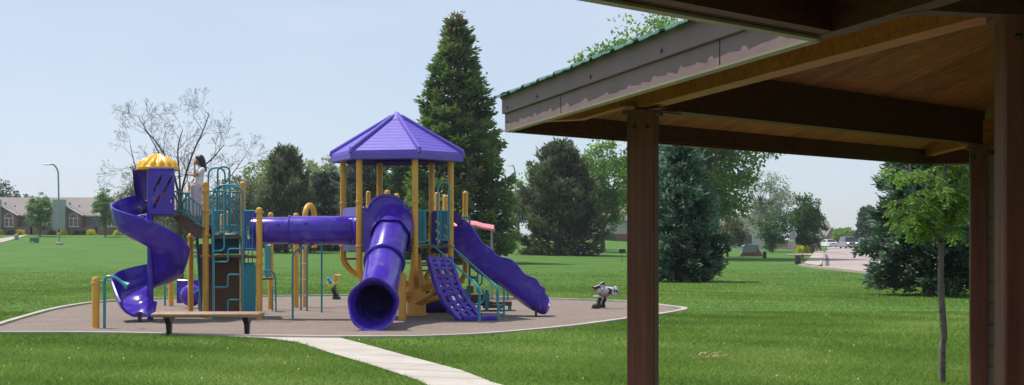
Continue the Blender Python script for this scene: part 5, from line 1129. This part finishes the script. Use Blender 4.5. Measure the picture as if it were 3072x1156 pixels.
# pink shade canopy at the far kerb
g0 = G(1475, 897); t = thing('shade_canopy', 'small pink canopy on a grey pole behind the wave slide', 'canopy', g0); s = g0.y/F; D = lambda u, v, dy=0: Vector(((u-1475)*s, dy, (897-v)*s))
b = MB(); b.tube([D(1475, 897), D(1475, 684)], .032, 10); b.lathe([(.05, 0), (.05, .04), (.035, .05)], (0, 0, 0), 10); b.build('pole', M['galv'], t)
b = MB(); b.tube([D(1345, 897), D(1345, 684)], .032, 10); b.build('pole', M['galv'], t)
rows = []
for j in range(9):
    f = j/8-.5; rows.append([D(u, v+12*(f*2)**2, f*1.0) for u, v in ((1332, 680), (1345, 674), (1365, 668), (1392, 663), (1410, 662), (1428, 664), (1448, 670), (1466, 673), (1482, 676), (1484, 683))])
b = MB(); b.grid(rows); b.grid([[p-Vector((0, 0, .05)) for p in reversed(r_)] for r_ in rows]); 
for r_ in (rows[0], rows[-1]): b.grid([r_, [p-Vector((0, 0, .05)) for p in r_]])
b.build('canopy', M['pink'], t)
# ================================================================ houses, street furniture, vehicles
M['roof'] = mat('grey_brown_shingles', (.245, .215, .20), .9, .10, .5, .3, 8); M['roof2'] = mat('reddish_shingles', (.26, .16, .145), .9, .10, .5, .3, 8)
def brick(name, c1, c2, mortar, scale=4.5):
    m = mat(name, c1, .9, .1, 2); N = m.node_tree.nodes; L = m.node_tree.links; t = N.new('ShaderNodeTexCoord'); mp = N.new('ShaderNodeMapping'); mp.inputs['Rotation'].default_value = (R(90), 0, 0); L.new(t.outputs['Object'], mp.inputs[0])
    b = N.new('ShaderNodeTexBrick'); b.inputs['Scale'].default_value = scale; b.inputs['Color1'].default_value = (*c1, 1); b.inputs['Color2'].default_value = (*c2, 1); b.inputs['Mortar'].default_value = (*mortar, 1); b.inputs['Mortar Size'].default_value = .02; L.new(mp.outputs[0], b.inputs[0]); L.new(b.outputs[0], N['Principled BSDF'].inputs['Base Color']); return m
M['brick'] = brick('dusky_red_brick', (.27, .145, .13), (.20, .105, .095), (.3, .24, .22)); M['brick2'] = brick('red_brick', (.32, .12, .09), (.24, .09, .07), (.3, .22, .2))
M['siding'] = mat('blue_grey_siding', (.24, .27, .31), .8, .06, 1); M['pillar'] = mat('grey_green_pillar_siding', (.33, .38, .39), .8, .06, 1); M['cream'] = mat('cream_stucco', (.52, .50, .44), .85, .06, 1)
M['trim'] = mat('white_trim', (.68, .68, .68), .6, .05, 3)
# row house
hy = 178; s = hy/F; ux = lambda u: (u-1536)*s
g0 = Vector((ux(370), hy, zg(ux(370), hy)-.02)); RH_ = thing('row_house', 'long single storey brick row house with grey pillars and arched windows beyond the lawn', 'row house', g0)
def rx(u): return (u-370)*s
def rz(v): return (704-v)*s
x0, x1 = rx(-40), rx(716); yb = 1.6
b = MB(); b.box(((x0+x1)/2, yb+3.5, 1.3), (x1-x0, 7, 2.7)); b.build('wall', M['siding'], RH_, 0)
b = MB(); ridge = yb+4.2; e0, rz0, rz1 = yb-.5, rz(645), rz(588)
b.add([(x0-.4, e0, rz0), (x1+.6, e0, rz0), (x1-1.6, ridge, rz1), (x0-.4, ridge, rz1), (x0-.4, ridge+4.6, rz0), (x1+.6, ridge+4.6, rz0), (x0-.4, e0, rz0-.18), (x1+.6, e0, rz0-.18), (x1+.6, ridge+4.6, rz0-.18)], [(0, 1, 2, 3), (3, 2, 5, 4), (1, 5, 2), (0, 6, 7, 1), (1, 7, 8, 5)]); RFm = b.build('roof', M['roof'], RH_, 0)
b = MB(); b.box(((x0+x1)/2, e0-.02, rz0-.08), (x1-x0+1, .04, .16)); b.build('gutter', M['trim'], RH_, 0)
def arched(xc, zb, w_, h, y, parent, tag_='window', arch_=True):
    b = MB(); t_ = .10
    outline = [(-w_/2, 0), (w_/2, 0), (w_/2, h)]+([(w_/2*math.cos(R(a)), h+.12+w_/2*math.sin(R(a))) for a in range(0, 181, 15)] if arch_ else [])+[(-w_/2, h)]
    b.tube([(xc+x, y, zb+z) for x, z in outline], .055, 4, closed=True); b.box((xc, y, zb+h+.05), (w_, .1, .12)); b.box((xc, y, zb+h/2), (.09, .1, h)); b.box((xc, y, zb+h/2), (w_, .06, .035)); b.box((xc+.1, y-.06, zb-.06), (w_+.2, .14, .09))
    o = b.build('window', M['trim'], parent, 0); g_ = MB(); g_.prism([(xc+x*.96, y+.03, zb+z*.98+.01) for x, z in outline], (0, .03, 0)); g_.build('pane', M['glass'], o, 0); return o
for k, up in enumerate((-13, 181, 375, 569)):
    xp = rx(up)
    # brick gable wing either side of the tall pillar
    xl, xr = xp-2.75, xp+2.75; zt = rz(620); ze = rz(643)
    b = MB(); b.prism([(xl, 0, 0), (xr, 0, 0), (xr, 0, ze), (xp, 0, zt+.55), (xl, 0, ze)], (0, yb+.5, 0)); b.build('gable_wall', M['brick'], RH_, 0)
    b = MB(); b.add([(xl-.25, -.3, ze-.1), (xp, -.3, zt+.62), (xr+.25, -.3, ze-.1), (xl-.25, 2.6, ze-.1), (xp, 5.0, zt+.62), (xr+.25, 2.6, ze-.1)], [(0, 1, 4, 3), (1, 2, 5, 4)]); b.build('gable_roof', M['roof'], RH_, 0)
    for sgn, (xa, xb) in ((1, (xl-.28, xp)), (-1, (xr+.28, xp))): b = MB(); b.tube([(xa, -.32, ze-.16), (xb, -.32, zt+.56)], .075, 4); b.build('barge_board', M['trim'], RH_, 0)
    b = MB(); b.box((xp, -.35, rz(598)/2), (1.6, .7, rz(598)), bev=.03); b.build('pillar', M['pillar'], RH_, 0)
    arched(xp+1.72, rz(679), 1.12, 1.02, -.02, RH_); arched(xp-1.72, rz(679), 1.12, 1.02, -.02, RH_)
    b = MB(); b.box((xp+2.75+1.05, -.1, .5), (2.1, .25, 1.0)); b.build('garden_wall', M['brick'], RH_, 0); b = MB(); b.box((xp-2.75-.55, -.1, .5), (1.1, .25, 1.0)); b.build('garden_wall', M['brick'], RH_, 0)
    arched(xp+4.9, .3, .9, 1.5, yb-.05, RH_, arch_=False)
    b = MB(); b.box((xp+1.1, .5, zt+.42), (.22, .22, .3)); b.build('roof_vent', M['galv'], RH_, 0); b = MB(); b.box((xp+2.2, .9, zt+.1), (.2, .2, .22)); b.build('roof_vent', M['galv'], RH_, 0)
for i, (u, kind) in enumerate([(-3, 'gold'), (60, 'gold'), (187, 'gold'), (273, 'gold'), (355, 'gold'), (35, 'barberry'), (157, 'barberry'), (232, 'barberry'), (385, 'barberry'), (53, 'hedge'), (250, 'hedge')]):
    where = {(-3): 'at the left edge of the picture', 60: 'left of the first pear tree', 187: 'behind the near street lamp', 273: 'left of the second pear tree', 355: 'between the second pear tree and the spiral slide', 35: 'under the leftmost arched window', 157: 'right of the first pear tree', 232: 'under the arched window right of the street lamp', 385: 'behind the spiral slide', 53: 'beside the leftmost golden bush pair', 250: 'beside the third golden bush'}[u]
    nm = {'gold': ('golden_shrub', 'clipped yellow shrub '), 'barberry': ('barberry_shrub', 'dark red rounded shrub '), 'hedge': ('green_shrub', 'small dull green shrub ')}[kind]
    p = at(u, hy-1.2); bush(nm[0], nm[1]+where, p, .62 if kind == 'gold' else .5, .72 if kind == 'gold' else .6, LM[kind], 100+i, .11, 900, group='shrubs along the row house')
# street lamps
def lamp(u, Y, vb, vt, reach, label, vb2=None):
    g_ = at(u, Y); s = Y/F; t = thing('street_lamp', label, 'street lamp', g_, group='curved street lamps'); H = 1.6+(718-vt)*s-g_.z
    b = MB(); b.tube(rounded([(0, 0, 0), (-.06, 0, H*.6), (-.12, 0, H*.92), (-.5*reach, 0, H-.02), (-reach, 0, H)], 1.2, 8), [.12]*10+[.09]*30 if False else .085, 10); b.build('pole', M['galv'], t)
    b = MB(); b.box((-reach-.2, 0, H-.03), (.75, .22, .14), bev=.04); b.build('lamp_head', M['white'], t)
    b = MB(); b.box((0, 0, .12), (1.1*.6, .6, .3), bev=.05); b.build('footing', M['concrete'], t)
    b = MB(); b.box((0, -.1, 1.5), (.2, .1, .3)); b.build('hatch', M['darkmetal'], t)
lamp(178, 143, 727, 493, 1.1, 'tall curved street lamp standing on the lawn before the row house')
lamp(1548, 185, 720, 497, .7, 'distant curved street lamp between the tall fir and the lone pine')
# utility box, post and marker on the left lawn
g_ = at(103, 150); t = thing('utility_box', 'low dark green utility box on the lawn left of the near street lamp', 'utility box', g_); b = MB(); b.box((0, 0, .27), (.85, .6, .5), bev=.03); b.build('cabinet', M['greenp'], t); b = MB(); b.box((-.1, -.31, .1), (.3, .02, .12)); b.build('label_plate', M['white'], t); b = MB(); b.box((0, 0, .53), (.9, .65, .05), bev=.01); b.build('lid', M['darkmetal'], t)
g_ = at(49, 160); t = thing('litter_bin', 'pale grey bin beside the garden path on the left', 'bin', g_); b = MB(); b.lathe([(.22, 0), (.27, .5), (.27, .52), (.24, .52), (.2, .1), (.001, .08)], (0, 0, 0), 14); b.build('drum', M['galv'], t); b = MB(); b.lathe([(.28, .5), (.30, .53), (.2, .6), (.001, .62)], (0, 0, 0), 14); b.build('lid', M['siding'], t)
# brick and stucco building behind the pines
by = 181; s = by/F; g_ = at(1815, by); g_.z = 1.6-(717-718)*s-.1; BL = thing('park_building', 'low stucco and brick building with reddish roof behind the lone pine', 'building', g_)
bx = lambda u: (u-1815)*s
bz = lambda v: (717-v)*s
b = MB(); b.box((bx(1820), 3, bz(656)/2+.3), (bx(1990)-bx(1640), 6, bz(656)-.6+.3)); b.build('wall', M['cream'], BL, 0); b = MB(); b.box((bx(1820), 2.9, bz(700)/2-.3), (bx(1992)-bx(1638), 6.1, bz(700)+.6)); b.build('brick_base', M['brick2'], BL, 0)
b = MB(); b.add([(bx(1620), -.8, bz(655)), (bx(2010), -.8, bz(655)), (bx(1980), 4, bz(602)), (bx(1700), 4, bz(602)), (bx(1620), 8.5, bz(655)), (bx(2010), 8.5, bz(655))], [(0, 1, 2, 3), (3, 2, 5, 4), (1, 5, 2), (0, 3, 4)]); b.build('roof', M['roof2'], BL, 0); b = MB(); b.box((bx(1815), -.82, bz(655)-.1), (bx(2010)-bx(1620), .05, .2)); b.box((bx(1815), 3.5, bz(655)-.16), (bx(2008)-bx(1622), 8.6, .04)); b.build('eaves', M['trim'], BL, 0)
p = at(1815, 178); p.z = g_.z-.15; bush('clipped_hedge', 'low rounded green hedge in front of the stucco building', p, 1.5, 1.05, LM['hedge'], 130, .13, 3500)
# grill
g_ = at(1866, 92); g_.z = 1.6-(793-718)*92/F; g_.z = zg(g_.x, 92); t = thing('park_grill', 'black charcoal grill on a thin post beside the shelter post', 'grill', g_); s = 92/F; b = MB(); b.tube([(0, 0, 0), (0, 0, .62)], .035, 8); b.build('stand', M['galv'], t); b = MB(); b.box((0, 0, .74), (.42, .36, .24), bev=.02); b.build('firebox', M['black'], t); b = MB(); b.box((.05, -.05, .875), (.44, .30, .02)); [b.tube([(-.15+.06*k, -.2, .88), (-.15+.06*k, .15, .88)], .008, 5) for k in range(6)]; b.build('grate', M['darkmetal'], t)
# trash cans, hydrant, mailbox, stop sign, park sign
def can(u, v, h, r, label):
    g_ = G(u, v); t = thing('trash_can', label, 'trash can', g_, group='round trash cans on the lawn'); b = MB(); b.lathe([(r*.95, 0), (r, .05), (r, h*.3), (r*1.03, h*.32), (r, h*.34), (r, h*.62), (r*1.03, h*.64), (r, h*.66), (r, h), (r*.9, h), (r*.85, .1), (.001, .08)], (0, 0, 0), 18); b.build('drum', M['darkmetal'], t); b = MB(); b.tube([(r*1.02*math.cos(a/8*6.283), r*1.02*math.sin(a/8*6.283), h) for a in range(8)], .025, 6, closed=True); b.build('rim', M['rubber'] if h < .5 else M['brick2'], t)
    return t, h, r
can(2394, 793, .56, .20, 'dark open trash can at the corner of the sidewalk'); t, h, r = can(2294, 775, .44, .16, 'smaller dark domed trash can standing alone on the lawn'); b = MB(); b.lathe([(r*1.05, h), (r*.95, h+.06), (r*.6, h+.11), (.001, h+.13)], (0, 0, 0), 16); b.build('dome_lid', M['black'], t)
M['hydrant'] = mat('red_hydrant_paint', (.5, .05, .03), .5)
g_ = G(2408, 778); t = thing('fire_hydrant', 'red fire hydrant just behind the sidewalk trash can', 'hydrant', g_); b = MB(); b.lathe([(.22, 0), (.22, .05), (.15, .07), (.14, .55), (.19, .57), (.19, .62), (.15, .68), (.08, .76), (.04, .82), (.001, .83)], (0, 0, 0), 14); b.build('barrel', M['hydrant'], t); b = MB(); b.tube([(-.27, 0, .45), (.27, 0, .45)], .075, 10); b.tube([(0, -.25, .42), (0, 0, .42)], .09, 10); b.build('outlet', M['hydrant'], t)
t.scale = (.5, .5, .5)
g_ = at(2381, 134); s = 134/F; t = thing('stop_sign', 'back of an octagonal stop sign with two street name blades on top', 'sign', g_); zc = 1.6+(718-704)*s-g_.z
b = MB(); b.tube([(0, 0, 0), (0, 0, zc+.85)], .035, 8); b.build('pole', M['galv'], t); b = MB(); n8 = [(.38*math.cos(R(22.5+45*i)), .04, zc+.38*math.sin(R(22.5+45*i))) for i in range(8)]; b.prism(n8, (0, .01, 0)); b.build('sign_panel', M['galv'], t, 0)
b = MB(); b.box((0, 0, zc+.52), (.72, .01, .16)); b.build('name_blade', mat('street_sign_green', (.12, .3, .25), .5), t, 0); b = MB(); b.box((0, 0, zc+.70), (.01, .7, .16)); b.build('name_blade', mat('street_sign_green_', (.12, .3, .25), .5), t, 0)
g_ = at(2250, 122); s = 122/F; t = thing('park_sign', 'grey park sign board set in a sloping red brick base', 'sign', g_); b = MB(); b.prism([(-1.0, 0, 0), (1.25, 0, 0), (1.05, 0, .25), (.78, 0, .65), (.75, 0, 1.0), (.4, 0, 1.05), (-.55, 0, .55), (-.75, 0, .3)], (0, .5, 0)); b.build('brick_base', M['brick2'], t, 0)
b = MB(); b.prism([(-.72, -.08, .35), (.55, -.08, .35), (.62, -.08, .95), (.5, -.08, 1.05), (-.45, -.08, 1.05), (-.66, -.08, .9)], (0, .1, 0)); b.build('sign_board', M['siding'], t, 0); b = MB()
for z in (.5, .66, .82): b.box((-.02, -.10, z), (1.0, .02, .05))
b.tube([(-.72, -.1, .35), (.55, -.1, .35), (.62, -.1, .95), (.5, -.1, 1.05), (-.45, -.1, 1.05), (-.66, -.1, .9)], .025, 4, closed=True); b.build('raised_lettering', M['galv'], t, 0)
g_ = at(2432, 152); t = thing('brick_mailbox', 'square brick mailbox pillar with pale cap left of the road', 'mailbox', g_); b = MB(); b.box((0, 0, .62), (.62, .6, 1.25)); b.build('pillar', M['brick2'], t, 0); b = MB(); b.box((0, 0, 1.30), (.76, .74, .12), bev=.03); b.build('cap', M['concrete'], t); b = MB(); b.box((.1, -.32, .95), (.25, .05, .2)); b.build('mail_door', M['darkmetal'], t, 0)
bush('golden_shrub', 'bright yellow flowering bush left of the linden trunk by the road', at(2401, 147), .42, .8, LM['gold'], 140, .14, 700); bush('golden_shrub', 'bright yellow bush between the linden trunk and the brick mailbox', at(2422, 149), .3, .7, LM['gold'], 141, .12, 500)
bush('green_shrub', 'dark clipped shrub right of the brick mailbox', at(2452, 160), .45, 1.3, LM['hedge'], 142, .12, 900)
# person stooping by the mailbox
g_ = at(2443, 150); t = thing('person', 'person in a white top bending down beside the brick mailbox', 'person', g_); V = Vector
body = [(V((.24, -.05, .98)), V((.27, -.05, 1.0)), .10, .10), (V((-.06, 0, .88)), V((.17, 0, 1.02)), .15, .15), (V((.15, -.16, 1.0)), V((.2, -.18, .72)), .05, .04), (V((.2, -.18, .72)), V((.3, -.15, .5)), .04, .03), (V((.15, .16, 1.0)), V((.2, .18, .72)), .05, .04), (V((.2, .18, .72)), V((.3, .15, .5)), .04, .03)]
for dy in (-.09, .09): body += [(V((-.1, dy, .85)), V((-.02, dy, .46)), .09, .06), (V((-.02, dy, .46)), V((-.06, dy, .07)), .055, .04), (V((-.06, dy, .05)), V((.1, dy, .04)), .045, .035)]
for sy in (-1, 1):
    for k in range(4): a_ = V((.305, sy*.15+.012*(k-1.5), .47)); body.append((a_, a_+V((.01, 0, -.07)), .009, .007))
    body.append((V((.29, sy*.13, .48)), V((.27, sy*.11, .44)), .009, .008))
blob('body', body, M['skin'], t, .016); blob('shirt', [(V((-.08, 0, .88)), V((.17, 0, 1.02)), .175, .17), (V((.15, -.16, 1.0)), V((.18, -.17, .86)), .07, .06), (V((.15, .16, 1.0)), V((.18, .17, .86)), .07, .06)], M['shirt'], t, .02)
blob('trousers', [(V((-.1, dy, .85)), V((-.02, dy, .46)), .105, .075) for dy in (-.09, .09)]+[(V((-.02, dy, .46)), V((-.06, dy, .12)), .07, .06) for dy in (-.09, .09)], M['greenp'], t, .02); blob('hair', [(V((.25, -.05, 1.03)), V((.29, -.05, 1.03)), .10, .09)], M['hair'], t, .02)
# houses and fence on the right
def house(name, label, u, Y, w_, d, zw_, zr, m, mr, yaw=0, vb=None, gable='front', dx=0):
    g_ = at(u, Y); t = thing(name, label, 'house', g_, R(yaw)); b = MB()
    if gable == 'front':
        b.prism([(-w_/2, 0, -.3), (w_/2, 0, -.3), (w_/2, 0, zw_), (0, 0, zr-.15), (-w_/2, 0, zw_)], (0, d, 0)); b.build('wall', m, t, 0); b = MB()
        b.prism([(-w_/2-.35, -.4, zw_-.25), (0, -.4, zr-.08), (w_/2+.35, -.4, zw_-.25), (w_/2+.35, -.4, zw_-.1), (0, -.4, zr+.1), (-w_/2-.35, -.4, zw_-.1)], (0, d+.8, 0)); b.build('roof', mr, t, 0)
    else:
        b.box((0, d/2, zw_/2-.15), (w_, d, zw_+.3)); b.build('wall', m, t, 0); b = MB(); b.prism([(-w_/2-.3, -.5, zw_-.15), (-w_/2-.3, d+.5, zw_-.15), (-w_/2-.3, d+.5, zw_), (-w_/2-.3, d/2, zr), (-w_/2-.3, -.5, zw_)], (w_+.6, 0, 0)); b.build('roof', mr, t, 0)
    return t
t = house('cream_house', 'cream house with pale gable roof edge seen behind the brick park sign', 2235, 185, 5.6, 8, 2.6, 4.6, M['cream'], M['roof'], 12)
b = MB(); b.box((.5, -.03, 1.3), (.9, .06, 1.1)); b.build('window', M['glass'], t, 0)
t = house('pale_house', 'small pale blue-grey house right of the cream house', 2280, 195, 4.2, 8, 2.3, 3.6, M['siding'], M['trim'], 0); b = MB(); b.box((1.2, -.03, 1.1), (.8, .06, 1.9)); b.build('door', M['glass'], t, 0); b = MB(); b.box((-.6, -.03, .9), (.1, .05, 1.9)); b.build('downpipe', M['trim'], t, 0)
t = house('road_end_house', 'grey-roofed house at the far end of the road behind the white car', 2462, 420, 6.6, 9, 1.9, 6.2, M['brick'], M['roof'], 0, gable='side'); t.location.z += .8; b = MB(); b.prism([(1.6, -1.5, -.3), (4.6, -1.5, -.3), (4.6, -1.5, 1.6), (3.1, -1.5, 3.9), (1.6, -1.5, 1.6)], (0, 3, 0)); b.build('gable_wall', M['brick'], t, 0)
b = MB(); b.prism([(1.2, -1.9, 1.1), (3.1, -1.9, 4.0), (5.0, -1.9, 1.1), (5.0, -1.9, 1.35), (3.1, -1.9, 4.3), (1.2, -1.9, 1.35)], (0, 3.6, 0)); b.build('gable_roof', M['roof'], t, 0); b = MB(); b.box((-.6, -.04, .9), (1.2, .06, 1.2)); b.build('window', M['glass'], t, 0)
t = house('road_end_garage', 'low wing of the house at the road end with pale door', 2440, 250, 2.6, 6, 1.6, 2.4, M['brick'], M['roof'], 5, gable='side'); b = MB(); b.box((-.5, -.03, .95), (1.1, .06, 1.9)); b.build('door', M['trim'], t, 0)
t = house('chapel_roof_house', 'tall white roof piece seen through the branches behind the cottonwood', 2262, 205, 3.0, 9, 3.3, 5.6, M['trim'], M['trim'], 0)
# red fence across the road end
def fence(pts, h, label, name, m, group=None):
    g_ = pts[0]; t = thing(name, label, 'fence', g_); 
    for a_, c_ in zip(pts, pts[1:]):
        b = MB(); n_ = int((c_-a_).length/.16)
        for i in range(n_): p = a_.lerp(c_, (i+.5)/n_)-g_; d = c_-a_; b.box((p.x, p.y, p.z+h/2), (.135, .03, h*(.97+.03*math.sin(i*2.3))), math.atan2(d.y, d.x))
        b.build('fence_panel', m, t, 0)
        n_ = max(1, int((c_-a_).length/2.4))
        for i in range(n_+1): p = a_.lerp(c_, i/n_)-g_; b = MB(); b.box((p.x, p.y+.08, p.z+h/2+.05), (.12, .12, h+.1)); b.build('fence_post', m, t, 0)
M['redfence'] = mat('red_brown_fence', (.16, .05, .04), .85, .15, 1); M['greyfence'] = mat('weathered_grey_fence', (.22, .19, .18), .9, .15, 1)
fence([at(2496, 258), at(2600, 256), at(2700, 254)], 1.35, 'red-brown board fence across the far end of the road', 'board_fence', M['redfence'])
fence([at(2300, 190), at(2362, 186), at(2400, 182)], 1.1, 'low grey board fence on the rise behind the stop sign', 'board_fence', M['greyfence'])
# cars
def car(u, Y, label, col, L=4.6, W=1.78, H=1.45, suv=False, yaw=0, lights=False, name='parked_car', cat='car'):
    g_ = at(u, Y); g_.z += .03; t = thing(name, label, cat, g_, R(yaw)); m = mat(name+'_paint', col, .25, .04, 2, spec=.6, coat=.6)
    # front faces the camera (-y)
    gh = H*.58 if not suv else H*.56; gc = .18 if not suv else .28
    prof = [(-L/2, gc+.12), (-L/2+.02, gh-.12), (-L/2+.15, gh-.02), (-L/2+(1.15 if not suv else 1.05), gh+.05), (-L/2+(1.75 if not suv else 1.55), H-.04), (-L/2+(2.3 if not suv else 2.0), H), (L/2-(1.3 if not suv else .35), H-.02), (L/2-(.6 if not suv else .12), gh+.1), (L/2-.05, gh), (L/2, gc+.2), (L/2-.1, gc)]
    rows = []
    zmid = gh+.04
    for fx in (-1, -.97, -.8, 0, .8, .97, 1):
        row = []
        for y, z in prof+[(-L/2+.1, gc)]:
            k = 1-(.22 if z > zmid else .0)*min(1, (z-zmid)/(H-zmid)+.15) if z > zmid else 1
            row.append((fx*W/2*k, y*(1-.02*abs(fx)**4), z-(.03 if z > gh-.3 and abs(fx) > .9 else 0)))
        rows.append(row)
    b = MB(); b.grid(rows, closed=True); n_ = len(rows[0]); b.f.append(tuple(range(n_))); b.m.append(0); b.f.append(tuple(len(b.v)-1-i for i in range(n_))); b.m.append(0); b.build('body', m, t, 30)
    ws0 = prof[3]; ws1 = prof[4]; b = MB(); o_ = .012; hw0, hw1 = W/2*.93, W/2*.76
    b.add([(-hw0*.92, ws0[0]+.04, ws0[1]+.04), (hw0*.92, ws0[0]+.04, ws0[1]+.04), (hw1*.95, ws1[0]-.03, ws1[1]-.03), (-hw1*.95, ws1[0]-.03, ws1[1]-.03)], [(0, 1, 2, 3)]); b.v = [(x, y-.02, z+.02) for x, y, z in b.v]; b.build('windscreen', M['glass'], t, 0)
    for sg in (-1, 1):
        b = MB(); b.add([(sg*(W/2*.955+.012), ws0[0]+.4, gh+.08), (sg*(W/2*.955+.012), L/2-.9, gh+.08), (sg*(W/2*.80+.015), L/2-(1.3 if not suv else .6), H-.12), (sg*(W/2*.80+.015), ws1[0]+.25, H-.12)], [(0, 1, 2, 3) if sg < 0 else (3, 2, 1, 0)]); b.build('side_window', M['glass'], t, 0)
        b = MB(); b.box((sg*W*.36, -L/2-.005, gh-.17), (.34, .06, .15), bev=.02); ml = M['lamp_on'] if lights else M['lamp_off']; b.build('headlight', ml, t, 0)
        b = MB(); b.box((sg*(W/2+.09), ws0[0]+.35, gh+.1), (.16, .1, .13), bev=.03); b.build('mirror', m, t)
        for y in (-L/2+.85, L/2-.85):
            b = MB(); rr = .32 if not suv else .37; Mx = Matrix.Rotation(R(90), 4, 'Y'); b.lathe([(rr*.6, -.1), (rr*.95, -.11), (rr, -.08), (rr, .08), (rr*.95, .11), (rr*.6, .1)], (sg*(W/2-.12), y, rr), 18, 0, Mx); w_o = b.build('wheel', M['rubber'], t)
            b = MB(); b.lathe([(.001, .09), (rr*.58, .1), (rr*.6, .07)], (sg*(W/2-.12), y, rr), 14, 0, Mx if sg > 0 else Matrix.Rotation(R(-90), 4, 'Y')); b.build('rim', M['galv'], w_o)
    b = MB(); b.box((0, -L/2-.004, gh-.18), (W*.42, .03, .14)); b.build('grille', M['black'], t, 0); b = MB(); b.box((0, -L/2-.03, gc+.14), (W*.96, .14, .16), bev=.04); b.build('bumper', M['galv'] if suv else m, t); b = MB(); b.box((0, -L/2-.11, gc+.14), (.3, .01, .13)); b.build('licence_plate', M['white'], t, 0)
    b = MB(); b.box((0, 0, gc-.02), (W*.86, L*.9, .12)); b.build('underbody', M['black'], t, 0)
    return t
M['lamp_off'] = mat('headlight_glass', (.5, .5, .52), .1, spec=.9); lo = bpy.data.materials.new('headlight_lit'); lo.use_nodes = True; lo.node_tree.nodes['Principled BSDF'].inputs['Emission Color'].default_value = (1, .95, .85, 1); lo.node_tree.nodes['Principled BSDF'].inputs['Emission Strength'].default_value = 2.2; M['lamp_on'] = lo
car(2488, 240, 'white sedan parked at the left side of the far road', (.72, .73, .76), yaw=6, H=1.35, W=1.7)
car(2545, 200, 'dark grey vehicle driving towards us with its headlights on', (.13, .14, .16), L=4.8, W=1.75, H=1.72, suv=True, lights=True, name='approaching_car')
car(2602, 205, 'dark vehicle half hidden behind the large blue spruce', (.05, .05, .06), L=4.8, W=1.8, H=1.6, suv=True, name='parked_car')

# thin summer haze over the whole park
hz = bpy.data.materials.new('haze'); hz.use_nodes = True; N = hz.node_tree.nodes; N.remove(N['Principled BSDF']); v = N.new('ShaderNodeVolumePrincipled'); v.inputs['Color'].default_value = (.80, .86, .95, 1); v.inputs['Density'].default_value = .00028; v.inputs['Anisotropy'].default_value = .2
hz.node_tree.links.new(v.outputs[0], N['Material Output'].inputs['Volume'])
b = MB(); b.box((0, 200, 12.5), (1400, 1000, 28)); tag(b.build('haze', hz, sm=0), kind='stuff')
